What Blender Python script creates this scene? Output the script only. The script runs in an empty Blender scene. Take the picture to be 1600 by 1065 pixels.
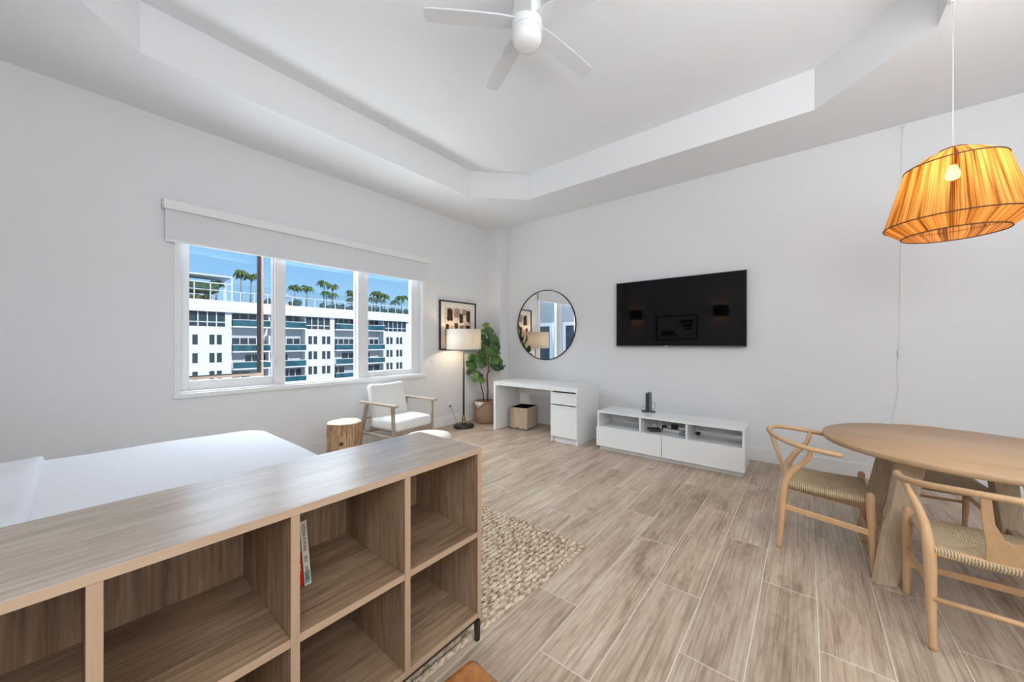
import bpy, bmesh, math, random
from mathutils import Vector, Matrix, Euler
random.seed(7)
S = bpy.context.scene
C = bpy.context.collection
PI = math.pi
# ------------------------------------------------------------------ camera, world, lights, exposure
cam = bpy.data.objects.new('camera', bpy.data.cameras.new('camera'))
C.objects.link(cam)
cam.location = (0, 0, 1.3)
cam.rotation_euler = (PI/2, 0, math.atan2(458, 560))
cam.data.sensor_width = 36.0
cam.data.lens = 560/1600*36
cam.data.shift_y = 3.5/1600
cam.data.clip_start = 0.02
cam.data.clip_end = 400
S.camera = cam
S.view_settings.view_transform = 'Standard'
S.view_settings.look = 'None'
S.view_settings.gamma = 1
S.view_settings.use_curve_mapping = False
S.view_settings.exposure = 0.0

W = bpy.data.worlds.new('sky'); S.world = W; W.use_nodes = True
nt = W.node_tree; nt.nodes.clear()
tc = nt.nodes.new('ShaderNodeTexCoord'); sp = nt.nodes.new('ShaderNodeSeparateXYZ')
rp = nt.nodes.new('ShaderNodeValToRGB'); bg = nt.nodes.new('ShaderNodeBackground'); wo = nt.nodes.new('ShaderNodeOutputWorld')
nt.links.new(tc.outputs['Generated'], sp.inputs[0]); nt.links.new(sp.outputs['Z'], rp.inputs[0])
nt.links.new(rp.outputs[0], bg.inputs[0]); nt.links.new(bg.outputs[0], wo.inputs[0])
rp.color_ramp.elements[0].position = 0.0; rp.color_ramp.elements[0].color = (0.55, 0.80, 1.0, 1)
rp.color_ramp.elements[1].position = 0.6; rp.color_ramp.elements[1].color = (0.12, 0.32, 0.85, 1)
e = rp.color_ramp.elements.new(0.17); e.color = (0.29, 0.60, 0.98, 1)
bg.inputs[1].default_value = 1.0

def lamp(name, kind, loc, target, energy, color=(1, 1, 1), size=1, size_y=None, **kw):
    d = bpy.data.lights.new(name, kind); d.energy = energy; d.color = color
    if kind == 'AREA':
        d.shape = 'RECTANGLE'; d.size = size; d.size_y = size_y or size
    if kind == 'POINT': d.shadow_soft_size = size
    for k, v in kw.items(): setattr(d, k, v)
    o = bpy.data.objects.new(name, d); C.objects.link(o); o.location = loc
    if target is not None:
        o.rotation_euler = (Vector(target)-Vector(loc)).to_track_quat('-Z', 'Y').to_euler()
    return o
sun = lamp('sun', 'SUN', (20, 20, 40), (-55, 10, 0), 3.5, (1, 0.95, 0.88)); sun.data.angle = 0.01
lamp('window_daylight', 'AREA', (-5.9, 1.9, 3.5), (-2.2, 2.3, 1.2), 480, (0.84, 0.92, 1.0), 3.4, 1.5)
lamp('window_bounce_fill', 'AREA', (-5.6, 1.9, -0.6), (-2.5, 1.9, 3.0), 200, (0.92, 0.96, 1.0), 3.4, 1.6)  # added unseen lamp below the window, brightens the ceiling like ground bounce
lamp('ceiling_uplight_fill', 'AREA', (1.5, 1.1, 1.95), (1.5, 1.1, 3.5), 88, (0.91, 0.96, 1.0), 1.6, 2.4)  # added unseen lamp aimed straight up to brighten the ceiling
lamp('room_fill', 'AREA', (0.9, -1.1, 2.3), (-0.6, 3.5, 1.0), 52, (0.91, 0.96, 1.0), 2.0, 1.4)
lamp('side_fill', 'AREA', (2.5, 0.6, 1.4), (-3.0, 1.0, 0.2), 24, (0.93, 0.97, 1.0), 3.0, 1.6)

# ------------------------------------------------------------------ materials
def mat(name, color, rough=0.5, spec=0.5, metal=0.0, bump=0.0, bscale=60, mottled=0.0, **kw):
    m = bpy.data.materials.new(name); m.use_nodes = True
    nt = m.node_tree; b = nt.nodes['Principled BSDF']
    b.inputs['Base Color'].default_value = (*color, 1); b.inputs['Roughness'].default_value = rough
    b.inputs['Specular IOR Level'].default_value = spec; b.inputs['Metallic'].default_value = metal
    for k, v in kw.items(): b.inputs[k].default_value = v
    tc = nt.nodes.new('ShaderNodeTexCoord')
    nz = nt.nodes.new('ShaderNodeTexNoise'); nz.inputs['Scale'].default_value = bscale; nz.inputs['Detail'].default_value = 4
    nt.links.new(tc.outputs['Object'], nz.inputs['Vector'])
    if bump:
        bp = nt.nodes.new('ShaderNodeBump'); bp.inputs['Strength'].default_value = bump; bp.inputs['Distance'].default_value = 0.004
        nt.links.new(nz.outputs['Fac'], bp.inputs['Height']); nt.links.new(bp.outputs[0], b.inputs['Normal'])
    if mottled:
        r = nt.nodes.new('ShaderNodeValToRGB')
        r.color_ramp.elements[0].position = 0.3; r.color_ramp.elements[1].position = 0.7
        r.color_ramp.elements[0].color = tuple(c*(1-mottled) for c in color)+(1,)
        r.color_ramp.elements[1].color = tuple(min(1, c*(1+mottled)) for c in color)+(1,)
        nt.links.new(nz.outputs['Fac'], r.inputs[0]); nt.links.new(r.outputs[0], b.inputs['Base Color'])
    return m

def wood(name, dark, mid, light, axis=1, freq=1.0, rough=0.45, spec=0.4, edge=None, knots=0.5, bump=0.12, contrast=1.0, pores=0.45):
    """grain runs along `axis` of the object; every object gets its own offset"""
    m = bpy.data.materials.new(name); m.use_nodes = True
    nt = m.node_tree; N = nt.nodes; L = nt.links; b = N['Principled BSDF']
    tc = N.new('ShaderNodeTexCoord'); oi = N.new('ShaderNodeObjectInfo')
    mul = N.new('ShaderNodeMath'); mul.operation = 'MULTIPLY'; mul.inputs[1].default_value = 37.0
    L.new(oi.outputs['Random'], mul.inputs[0])
    add = N.new('ShaderNodeVectorMath'); add.operation = 'ADD'
    L.new(tc.outputs['Object'], add.inputs[0]); L.new(mul.outputs[0], add.inputs[1])
    def mp(along, across):
        p = N.new('ShaderNodeMapping'); s = [across*freq]*3; s[axis] = along*freq
        p.inputs['Scale'].default_value = s; L.new(add.outputs[0], p.inputs[0]); return p
    def noise(mpn, sc, det, dist=0.0, rg=0.6):
        n = N.new('ShaderNodeTexNoise'); n.inputs['Scale'].default_value = sc; n.inputs['Detail'].default_value = det
        n.inputs['Roughness'].default_value = rg; n.inputs['Distortion'].default_value = dist
        L.new(mpn.outputs[0], n.inputs['Vector']); return n
    broad = noise(mp(0.9, 5.0), 1.6, 4, 0.6)
    fine = noise(mp(1.1, 36.0), 2.3, 9, 0.3, 0.72)
    swirl = noise(mp(1.3, 7.0), 1.1, 3, 0.3)
    wv = N.new('ShaderNodeMath'); wv.operation = 'MULTIPLY'; wv.inputs[1].default_value = 60
    L.new(swirl.outputs['Fac'], wv.inputs[0])
    sn = N.new('ShaderNodeMath'); sn.operation = 'SINE'; L.new(wv.outputs[0], sn.inputs[0])
    def mad(a, k, c):
        q = N.new('ShaderNodeMath'); q.operation = 'MULTIPLY_ADD'; L.new(a, q.inputs[0]); q.inputs[1].default_value = k
        if isinstance(c, float): q.inputs[2].default_value = c
        else: L.new(c, q.inputs[2])
        return q.outputs[0]
    f = mad(broad.outputs['Fac'], 1.05*contrast, 0.5-0.525*contrast-0.55*contrast)
    f = mad(fine.outputs['Fac'], 1.1*contrast, f)
    f = mad(sn.outputs[0], 0.05*contrast, f)
    r = N.new('ShaderNodeValToRGB'); L.new(f, r.inputs[0])
    r.color_ramp.elements[0].position = 0.18; r.color_ramp.elements[0].color = (*dark, 1)
    r.color_ramp.elements[1].position = 0.85; r.color_ramp.elements[1].color = (*light, 1)
    q = r.color_ramp.elements.new(0.5); q.color = (*mid, 1)
    out = r.outputs[0]
    # fine dark pores drawn out along the grain
    po = noise(mp(1.6, 85.0), 1.0, 2, 0.0, 0.5)
    pr = N.new('ShaderNodeValToRGB'); pr.color_ramp.elements[0].position = 0.50; pr.color_ramp.elements[1].position = 0.68
    pr.color_ramp.elements[0].color = (0, 0, 0, 1); pr.color_ramp.elements[1].color = (pores,)*3+(1,)
    L.new(po.outputs['Fac'], pr.inputs[0])
    px = N.new('ShaderNodeMixRGB'); L.new(pr.outputs[0], px.inputs[0]); L.new(out, px.inputs[1]); px.inputs[2].default_value = (*dark, 1)
    out = px.outputs[0]
    # tone difference between objects
    hs = N.new('ShaderNodeHueSaturation'); L.new(out, hs.inputs['Color'])
    mr = N.new('ShaderNodeMapRange'); mr.inputs['To Min'].default_value = 0.90; mr.inputs['To Max'].default_value = 1.08
    L.new(oi.outputs['Random'], mr.inputs[0]); L.new(mr.outputs[0], hs.inputs['Value']); out = hs.outputs[0]
    if knots:
        kn = noise(mp(3.2, 7.0), 1.0, 1, 0.0)
        kr = N.new('ShaderNodeValToRGB'); kr.color_ramp.elements[0].position = 0.73; kr.color_ramp.elements[1].position = 0.80
        kr.color_ramp.elements[0].color = (0, 0, 0, 1); kr.color_ramp.elements[1].color = (knots,)*3+(1,)
        L.new(kn.outputs['Fac'], kr.inputs[0])
        mx = N.new('ShaderNodeMixRGB'); L.new(kr.outputs[0], mx.inputs[0]); L.new(out, mx.inputs[1])
        mx.inputs[2].default_value = (*[c*0.55 for c in dark], 1); out = mx.outputs[0]
    if edge:                                                   # lighter edge band on the faces that look along local +X
        sx = N.new('ShaderNodeSeparateXYZ'); L.new(tc.outputs['Normal'], sx.inputs[0])
        gt = N.new('ShaderNodeMath'); gt.operation = 'GREATER_THAN'; gt.inputs[1].default_value = 0.9; L.new(sx.outputs['X'], gt.inputs[0])
        ml = N.new('ShaderNodeMath'); ml.operation = 'MULTIPLY'; ml.inputs[1].default_value = 0.75; L.new(gt.outputs[0], ml.inputs[0])
        mx = N.new('ShaderNodeMixRGB'); L.new(ml.outputs[0], mx.inputs[0]); L.new(out, mx.inputs[1])
        mx.inputs[2].default_value = (*edge, 1); out = mx.outputs[0]
    L.new(out, b.inputs['Base Color'])
    b.inputs['Roughness'].default_value = rough; b.inputs['Specular IOR Level'].default_value = spec
    bp = N.new('ShaderNodeBump'); bp.inputs['Strength'].default_value = bump; bp.inputs['Distance'].default_value = 0.002
    L.new(f, bp.inputs['Height']); L.new(bp.outputs[0], b.inputs['Normal'])
    return m

M = {}
M['wall'] = mat('wall_paint', (0.795, 0.80, 0.81), 0.85, 0.2, bump=0.05, bscale=90)
M['ceiling'] = mat('ceiling_paint', (0.845, 0.85, 0.86), 0.9, 0.1, bump=0.03)
M['trim'] = mat('trim_paint', (0.86, 0.86, 0.86), 0.4, 0.4)
M['grout'] = mat('grout', (0.72, 0.66, 0.58), 0.9, 0.1, mottled=0.08)
M['plank'] = wood('wood_look_tile', (0.25, 0.175, 0.118), (0.49, 0.375, 0.275), (0.66, 0.56, 0.445), 1, 1.0, 0.38, 0.45, knots=0.6, contrast=0.95, pores=0.5)
OAKD, OAKM, OAKL = (0.135, 0.080, 0.046), (0.32, 0.205, 0.125), (0.47, 0.33, 0.215)
M['shelf_y'] = wood('grey_oak_board_long', OAKD, OAKM, OAKL, 1, 1.0, 0.36, 0.5, edge=(0.52, 0.36, 0.235), knots=0.5)
M['shelf_z'] = wood('grey_oak_board_upright', OAKD, OAKM, OAKL, 2, 1.3, 0.42, 0.4, edge=(0.52, 0.36, 0.235), knots=0.7)
M['shelf_back'] = wood('grey_oak_back_board', OAKD, OAKM, OAKL, 2, 0.8, 0.42, 0.4, knots=0.7, contrast=0.95)
M['shelf_top'] = wood('oak_top_board_with_sheen', (0.27, 0.21, 0.16), (0.43, 0.35, 0.285), (0.56, 0.47, 0.40), 1, 1.0, 0.25, 0.6, edge=(0.52, 0.36, 0.235), knots=0.4, contrast=0.8)  # window sheen put into the colour, paler and greyer than the other boards
M['oak_top'] = wood('table_oak_veneer', (0.42, 0.265, 0.150), (0.51, 0.335, 0.195), (0.57, 0.39, 0.235), 0, 0.8, 0.4, 0.4, knots=0, contrast=0.7, bump=0.04, pores=0.2)
M['oak_leg'] = wood('table_oak_leg', (0.40, 0.30, 0.20), (0.55, 0.43, 0.30), (0.68, 0.55, 0.41), 2, 0.8, 0.5, 0.35, knots=0.2, contrast=0.8, bump=0.05)
M['beech'] = wood('chair_beech', (0.52, 0.30, 0.145), (0.63, 0.39, 0.205), (0.71, 0.47, 0.27), 2, 1.0, 0.38, 0.45, knots=0, contrast=0.55, bump=0.03, pores=0.15)
M['greyoak'] = wood('armchair_grey_oak', (0.25, 0.19, 0.14), (0.42, 0.335, 0.255), (0.54, 0.45, 0.36), 0, 2.0, 0.5, 0.35, knots=0, contrast=0.8, bump=0.05)
M['bark'] = wood('peeled_bark', (0.13, 0.07, 0.035), (0.46, 0.29, 0.16), (0.66, 0.46, 0.28), 2, 2.2, 0.6, 0.25, knots=0.9, contrast=1.5, bump=0.4)
M['cut'] = wood('cut_wood', (0.62, 0.48, 0.34), (0.76, 0.63, 0.48), (0.84, 0.73, 0.60), 0, 1.5, 0.5, 0.3, knots=0, contrast=0.6)
M['binwood'] = wood('bin_veneer', (0.36, 0.26, 0.18), (0.50, 0.385, 0.28), (0.60, 0.48, 0.365), 2, 2.0, 0.5, 0.3, knots=0, contrast=0.8)
M['white_gloss'] = mat('white_lacquer', (0.84, 0.84, 0.84), 0.16, 0.5)
M['white_satin'] = mat('white_satin', (0.84, 0.84, 0.84), 0.38, 0.4)
M['linen'] = mat('white_linen', (0.68, 0.69, 0.73), 0.85, 0.15, bump=0.15, bscale=25)
M['cushion'] = mat('white_woven_fabric', (0.80, 0.79, 0.77), 0.9, 0.15, bump=0.3, bscale=260)
M['cream'] = mat('cream_fabric', (0.80, 0.74, 0.64), 0.9, 0.15, bump=0.4, bscale=220)
M['roller'] = mat('roller_fabric', (0.74, 0.745, 0.76), 0.85, 0.15, bump=0.1, bscale=400)
M['black'] = mat('black_metal', (0.018, 0.017, 0.016), 0.4, 0.5)
M['black_plastic'] = mat('black_plastic', (0.02, 0.02, 0.022), 0.35, 0.5)
M['matte_black'] = mat('black_felt', (0.008, 0.008, 0.009), 1.0, 0.0)
M['grey_plastic'] = mat('grey_plastic', (0.12, 0.12, 0.125), 0.35, 0.5)
M['bronze'] = mat('dark_bronze', (0.045, 0.028, 0.018), 0.4, 0.5, 0.6)
M['brass'] = mat('antique_brass', (0.35, 0.24, 0.12), 0.3, 0.5, 1.0)
M['screen'] = mat('tv_glass', (0.002, 0.002, 0.003), 0.03, 0.28)
M['mirror'] = mat('mirror_glass', (0.90, 0.91, 0.91), 0.0, 0.5, 1.0)
M['white_plastic'] = mat('white_plastic', (0.85, 0.85, 0.85), 0.35, 0.5)
M['opal'] = mat('opal_glass', (0.88, 0.88, 0.88), 0.22, 0.5)
M['blade'] = mat('painted_fan_blade', (0.74, 0.74, 0.75), 0.25, 0.5)
M['leather'] = mat('tan_leather', (0.36, 0.135, 0.035), 0.33, 0.5, bump=0.35, bscale=35, mottled=0.35)
M['paper'] = mat('paper', (0.80, 0.76, 0.68), 0.8, 0.2)
M['matboard'] = mat('mat_board', (0.80, 0.76, 0.70), 0.85, 0.2)
M['red'] = mat('red_cover', (0.62, 0.012, 0.012), 0.4, 0.4)
M['ivory'] = mat('ivory_cover', (0.66, 0.64, 0.56), 0.45, 0.4)
M['teal_print'] = mat('teal_print', (0.22, 0.42, 0.38), 0.5, 0.3, mottled=0.5, bscale=60)
M['print_red'] = mat('print_dark_red', (0.28, 0.03, 0.05), 0.5, 0.3)
M['ink'] = mat('ink', (0.05, 0.035, 0.03), 0.8, 0.2, mottled=0.6, bscale=40)
M['ink2'] = mat('ink_grey_brown', (0.30, 0.24, 0.20), 0.8, 0.2, mottled=0.5, bscale=50)
M['ink3'] = mat('ink_tan', (0.40, 0.24, 0.14), 0.8, 0.2, mottled=0.4, bscale=50)
M['canvas'] = mat('art_paper', (0.66, 0.55, 0.45), 0.85, 0.2, mottled=0.2, bscale=15)
M['soil'] = mat('soil', (0.05, 0.035, 0.022), 0.95, 0.1, bump=0.8, bscale=60)
M['stem'] = mat('stem_bark', (0.13, 0.075, 0.045), 0.7, 0.2, bump=0.4, bscale=80, mottled=0.3)
M['tan_frame'] = mat('tan_aluminium', (0.50, 0.36, 0.28), 0.5, 0.4)
M['gasket'] = mat('dark_gasket', (0.05, 0.04, 0.04), 0.5, 0.4)
M['stucco'] = mat('white_stucco', (0.82, 0.82, 0.83), 0.9, 0.1, mottled=0.04, bscale=0.6)
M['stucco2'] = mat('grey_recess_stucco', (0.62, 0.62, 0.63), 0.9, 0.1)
M['stucco3'] = mat('grey_green_stucco', (0.42, 0.45, 0.44), 0.9, 0.1)
M['far_glass'] = mat('dark_far_glass', (0.03, 0.045, 0.06), 0.15, 0.6)
M['teal_glass'] = mat('teal_balcony_glass', (0.012, 0.10, 0.135), 0.2, 0.6, mottled=0.5, bscale=0.9)
M['palm_green'] = mat('palm_green', (0.10, 0.16, 0.035), 0.6, 0.3, mottled=0.5, bscale=2)
M['palm_trunk'] = mat('palm_trunk', (0.35, 0.31, 0.27), 0.8, 0.2)
M['hedge'] = mat('roof_hedge', (0.07, 0.12, 0.06), 0.8, 0.2, mottled=0.6, bscale=3)
M['ground'] = mat('street_ground', (0.30, 0.30, 0.29), 0.9, 0.1, mottled=0.2, bscale=0.1)
M['headboard'] = mat('headboard_fabric', (0.45, 0.42, 0.38), 0.9, 0.2)

def glass_mat(name, tint, fac):
    m = bpy.data.materials.new(name); m.use_nodes = True; nt = m.node_tree; nt.nodes.clear()
    o = nt.nodes.new('ShaderNodeOutputMaterial'); mx = nt.nodes.new('ShaderNodeMixShader')
    t = nt.nodes.new('ShaderNodeBsdfTransparent'); g = nt.nodes.new('ShaderNodeBsdfGlossy')
    t.inputs[0].default_value = (*tint, 1); g.inputs['Roughness'].default_value = 0.0
    mx.inputs[0].default_value = fac
    nt.links.new(t.outputs[0], mx.inputs[1]); nt.links.new(g.outputs[0], mx.inputs[2]); nt.links.new(mx.outputs[0], o.inputs[0])
    return m
M['glass'] = glass_mat('window_glass', (0.97, 0.99, 0.99), 0.03)
M['rail_glass'] = glass_mat('roof_rail_glass', (0.93, 0.96, 0.96), 0.08)

def emit_mat(name, col, s):
    m = bpy.data.materials.new(name); m.use_nodes = True; nt = m.node_tree
    b = nt.nodes['Principled BSDF']; b.inputs['Base Color'].default_value = (*col, 1)
    b.inputs['Emission Color'].default_value = (*col, 1); b.inputs['Emission Strength'].default_value = s
    return m
M['bulb'] = emit_mat('lit_warm_bulb', (1.0, 0.66, 0.30), 40)
M['bulb2'] = emit_mat('lit_lamp_bulb', (1.0, 0.70, 0.40), 12)

def leaf_mat():
    m = bpy.data.materials.new('fiddle_leaf'); m.use_nodes = True; nt = m.node_tree; N = nt.nodes; L = nt.links
    b = N['Principled BSDF']; oi = N.new('ShaderNodeObjectInfo'); r = N.new('ShaderNodeValToRGB')
    L.new(oi.outputs['Random'], r.inputs[0])
    r.color_ramp.elements[0].color = (0.022, 0.070, 0.022, 1); r.color_ramp.elements[1].color = (0.17, 0.27, 0.05, 1)
    q = r.color_ramp.elements.new(0.6); q.color = (0.055, 0.15, 0.032, 1)
    L.new(r.outputs[0], b.inputs['Base Color']); b.inputs['Roughness'].default_value = 0.35
    return m
M['leaf'] = leaf_mat()

def raffia_mat():
    """woven raffia strands: a thin translucent weave with gaps"""
    m = bpy.data.materials.new('raffia_strands'); m.use_nodes = True; nt = m.node_tree; nt.nodes.clear(); N = nt.nodes; L = nt.links
    tc = N.new('ShaderNodeTexCoord'); sp = N.new('ShaderNodeSeparateXYZ'); L.new(tc.outputs['Object'], sp.inputs[0])
    at = N.new('ShaderNodeMath'); at.operation = 'ARCTAN2'; L.new(sp.outputs['Y'], at.inputs[0]); L.new(sp.outputs['X'], at.inputs[1])
    cb = N.new('ShaderNodeCombineXYZ'); L.new(at.outputs[0], cb.inputs[0]); L.new(sp.outputs['Z'], cb.inputs[1])
    def nz(sx, sy, det):
        mp = N.new('ShaderNodeMapping'); mp.inputs['Scale'].default_value = (sx, sy, 1); L.new(cb.outputs[0], mp.inputs[0])
        n = N.new('ShaderNodeTexNoise'); n.inputs['Scale'].default_value = 1; n.inputs['Detail'].default_value = det; L.new(mp.outputs[0], n.inputs['Vector']); return n
    a = nz(40, 1.6, 6); c = nz(7, 1.2, 2)
    s = N.new('ShaderNodeMath'); s.operation = 'MULTIPLY_ADD'; L.new(c.outputs['Fac'], s.inputs[0]); s.inputs[1].default_value = 0.7; 
    s2 = N.new('ShaderNodeMath'); s2.operation = 'MULTIPLY'; s2.inputs[1].default_value = 0.65; L.new(a.outputs['Fac'], s2.inputs[0]); L.new(s2.outputs[0], s.inputs[2])
    r = N.new('ShaderNodeValToRGB'); L.new(s.outputs[0], r.inputs[0])
    r.color_ramp.elements[0].position = 0.53; r.color_ramp.elements[0].color = (0.10, 0.030, 0.006, 1)
    r.color_ramp.elements[1].position = 0.80; r.color_ramp.elements[1].color = (0.82, 0.50, 0.17, 1)
    q = r.color_ramp.elements.new(0.65); q.color = (0.50, 0.24, 0.06, 1)
    d = N.new('ShaderNodeBsdfDiffuse'); t = N.new('ShaderNodeBsdfTranslucent'); L.new(r.outputs[0], d.inputs[0]); L.new(r.outputs[0], t.inputs[0])
    m1 = N.new('ShaderNodeMixShader'); m1.inputs[0].default_value = 0.5; L.new(d.outputs[0], m1.inputs[1]); L.new(t.outputs[0], m1.inputs[2])
    tr = N.new('ShaderNodeBsdfTransparent'); m2 = N.new('ShaderNodeMixShader'); L.new(m1.outputs[0], m2.inputs[1]); L.new(tr.outputs[0], m2.inputs[2])
    m2.inputs[0].default_value = 0.05
    o = N.new('ShaderNodeOutputMaterial'); L.new(m2.outputs[0], o.inputs[0])
    return m
M['raffia'] = raffia_mat()
def shade_mat(name, col, tl):
    m = bpy.data.materials.new(name); m.use_nodes = True; nt = m.node_tree; nt.nodes.clear(); N = nt.nodes; L = nt.links
    d = N.new('ShaderNodeBsdfDiffuse'); t = N.new('ShaderNodeBsdfTranslucent'); d.inputs[0].default_value = (*col, 1); t.inputs[0].default_value = (*tl, 1)
    m1 = N.new('ShaderNodeMixShader'); m1.inputs[0].default_value = 0.4; L.new(d.outputs[0], m1.inputs[1]); L.new(t.outputs[0], m1.inputs[2])
    o = N.new('ShaderNodeOutputMaterial'); L.new(m1.outputs[0], o.inputs[0]); return m
M['lampshade'] = shade_mat('linen_lampshade', (0.90, 0.90, 0.89), (0.80, 0.70, 0.52))

def cord_mat(name, dark, light, axis, period, bump=0.8):
    m = bpy.data.materials.new(name); m.use_nodes = True; nt = m.node_tree; N = nt.nodes; L = nt.links
    b = N['Principled BSDF']; tc = N.new('ShaderNodeTexCoord')
    w = N.new('ShaderNodeTexWave'); w.wave_type = 'BANDS'; w.bands_direction = axis
    w.inputs['Scale'].default_value = 0.314/period; w.inputs['Distortion'].default_value = 0.6; w.inputs['Detail'].default_value = 1; w.inputs['Detail Scale'].default_value = 3
    L.new(tc.outputs['Object'], w.inputs['Vector'])
    n = N.new('ShaderNodeTexNoise'); n.inputs['Scale'].default_value = 70; n.inputs['Detail'].default_value = 3; L.new(tc.outputs['Object'], n.inputs['Vector'])
    ad = N.new('ShaderNodeMath'); ad.operation = 'MULTIPLY_ADD'; L.new(n.outputs['Fac'], ad.inputs[0]); ad.inputs[1].default_value = 0.5; 
    ml = N.new('ShaderNodeMath'); ml.operation = 'MULTIPLY'; ml.inputs[1].default_value = 0.7; L.new(w.outputs['Fac'], ml.inputs[0]); L.new(ml.outputs[0], ad.inputs[2])
    r = N.new('ShaderNodeValToRGB'); L.new(ad.outputs[0], r.inputs[0]); r.color_ramp.elements[0].position = 0.2; r.color_ramp.elements[1].position = 0.75
    r.color_ramp.elements[0].color = (*dark, 1); r.color_ramp.elements[1].color = (*light, 1)
    L.new(r.outputs[0], b.inputs['Base Color']); b.inputs['Roughness'].default_value = 0.75; b.inputs['Specular IOR Level'].default_value = 0.25
    bp = N.new('ShaderNodeBump'); bp.inputs['Strength'].default_value = bump; bp.inputs['Distance'].default_value = 0.003
    L.new(w.outputs['Fac'], bp.inputs['Height']); L.new(bp.outputs[0], b.inputs['Normal'])
    return m
M['cord_x'] = cord_mat('paper_cord_across', (0.26, 0.18, 0.10), (0.66, 0.52, 0.34), 'X', 0.009)
M['cord_y'] = cord_mat('paper_cord_along', (0.26, 0.18, 0.10), (0.66, 0.52, 0.34), 'Y', 0.009)
M['basket'] = cord_mat('woven_basket', (0.24, 0.14, 0.09), (0.52, 0.36, 0.26), 'Z', 0.012)
M['jute_pouf'] = cord_mat('braided_cotton', (0.50, 0.42, 0.32), (0.80, 0.72, 0.60), 'Z', 0.02)
def jute_mat():
    m = mat('jute', (0.50, 0.40, 0.29), 0.9, 0.1)
    nt = m.node_tree; N = nt.nodes; L = nt.links; b = N['Principled BSDF']
    tc = N.new('ShaderNodeTexCoord'); mp = N.new('ShaderNodeMapping'); mp.inputs['Scale'].default_value = (60, 32, 60); L.new(tc.outputs['Object'], mp.inputs[0])
    n = N.new('ShaderNodeTexNoise'); n.inputs['Scale'].default_value = 1; n.inputs['Detail'].default_value = 5; L.new(mp.outputs[0], n.inputs['Vector'])
    r = N.new('ShaderNodeValToRGB'); L.new(n.outputs['Fac'], r.inputs[0]); r.color_ramp.elements[0].position = 0.33; r.color_ramp.elements[1].position = 0.62
    r.color_ramp.elements[0].color = (0.25, 0.155, 0.085, 1); r.color_ramp.elements[1].color = (0.70, 0.60, 0.47, 1)
    q = r.color_ramp.elements.new(0.47); q.color = (0.50, 0.385, 0.27, 1)
    L.new(r.outputs[0], b.inputs['Base Color']); return m
M['jute'] = jute_mat()
M['jute_dark'] = mat('jute_gap_shade', (0.10, 0.055, 0.03), 0.95, 0.1)  # shade between the cords put into the colour of the sheet under them

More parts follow.
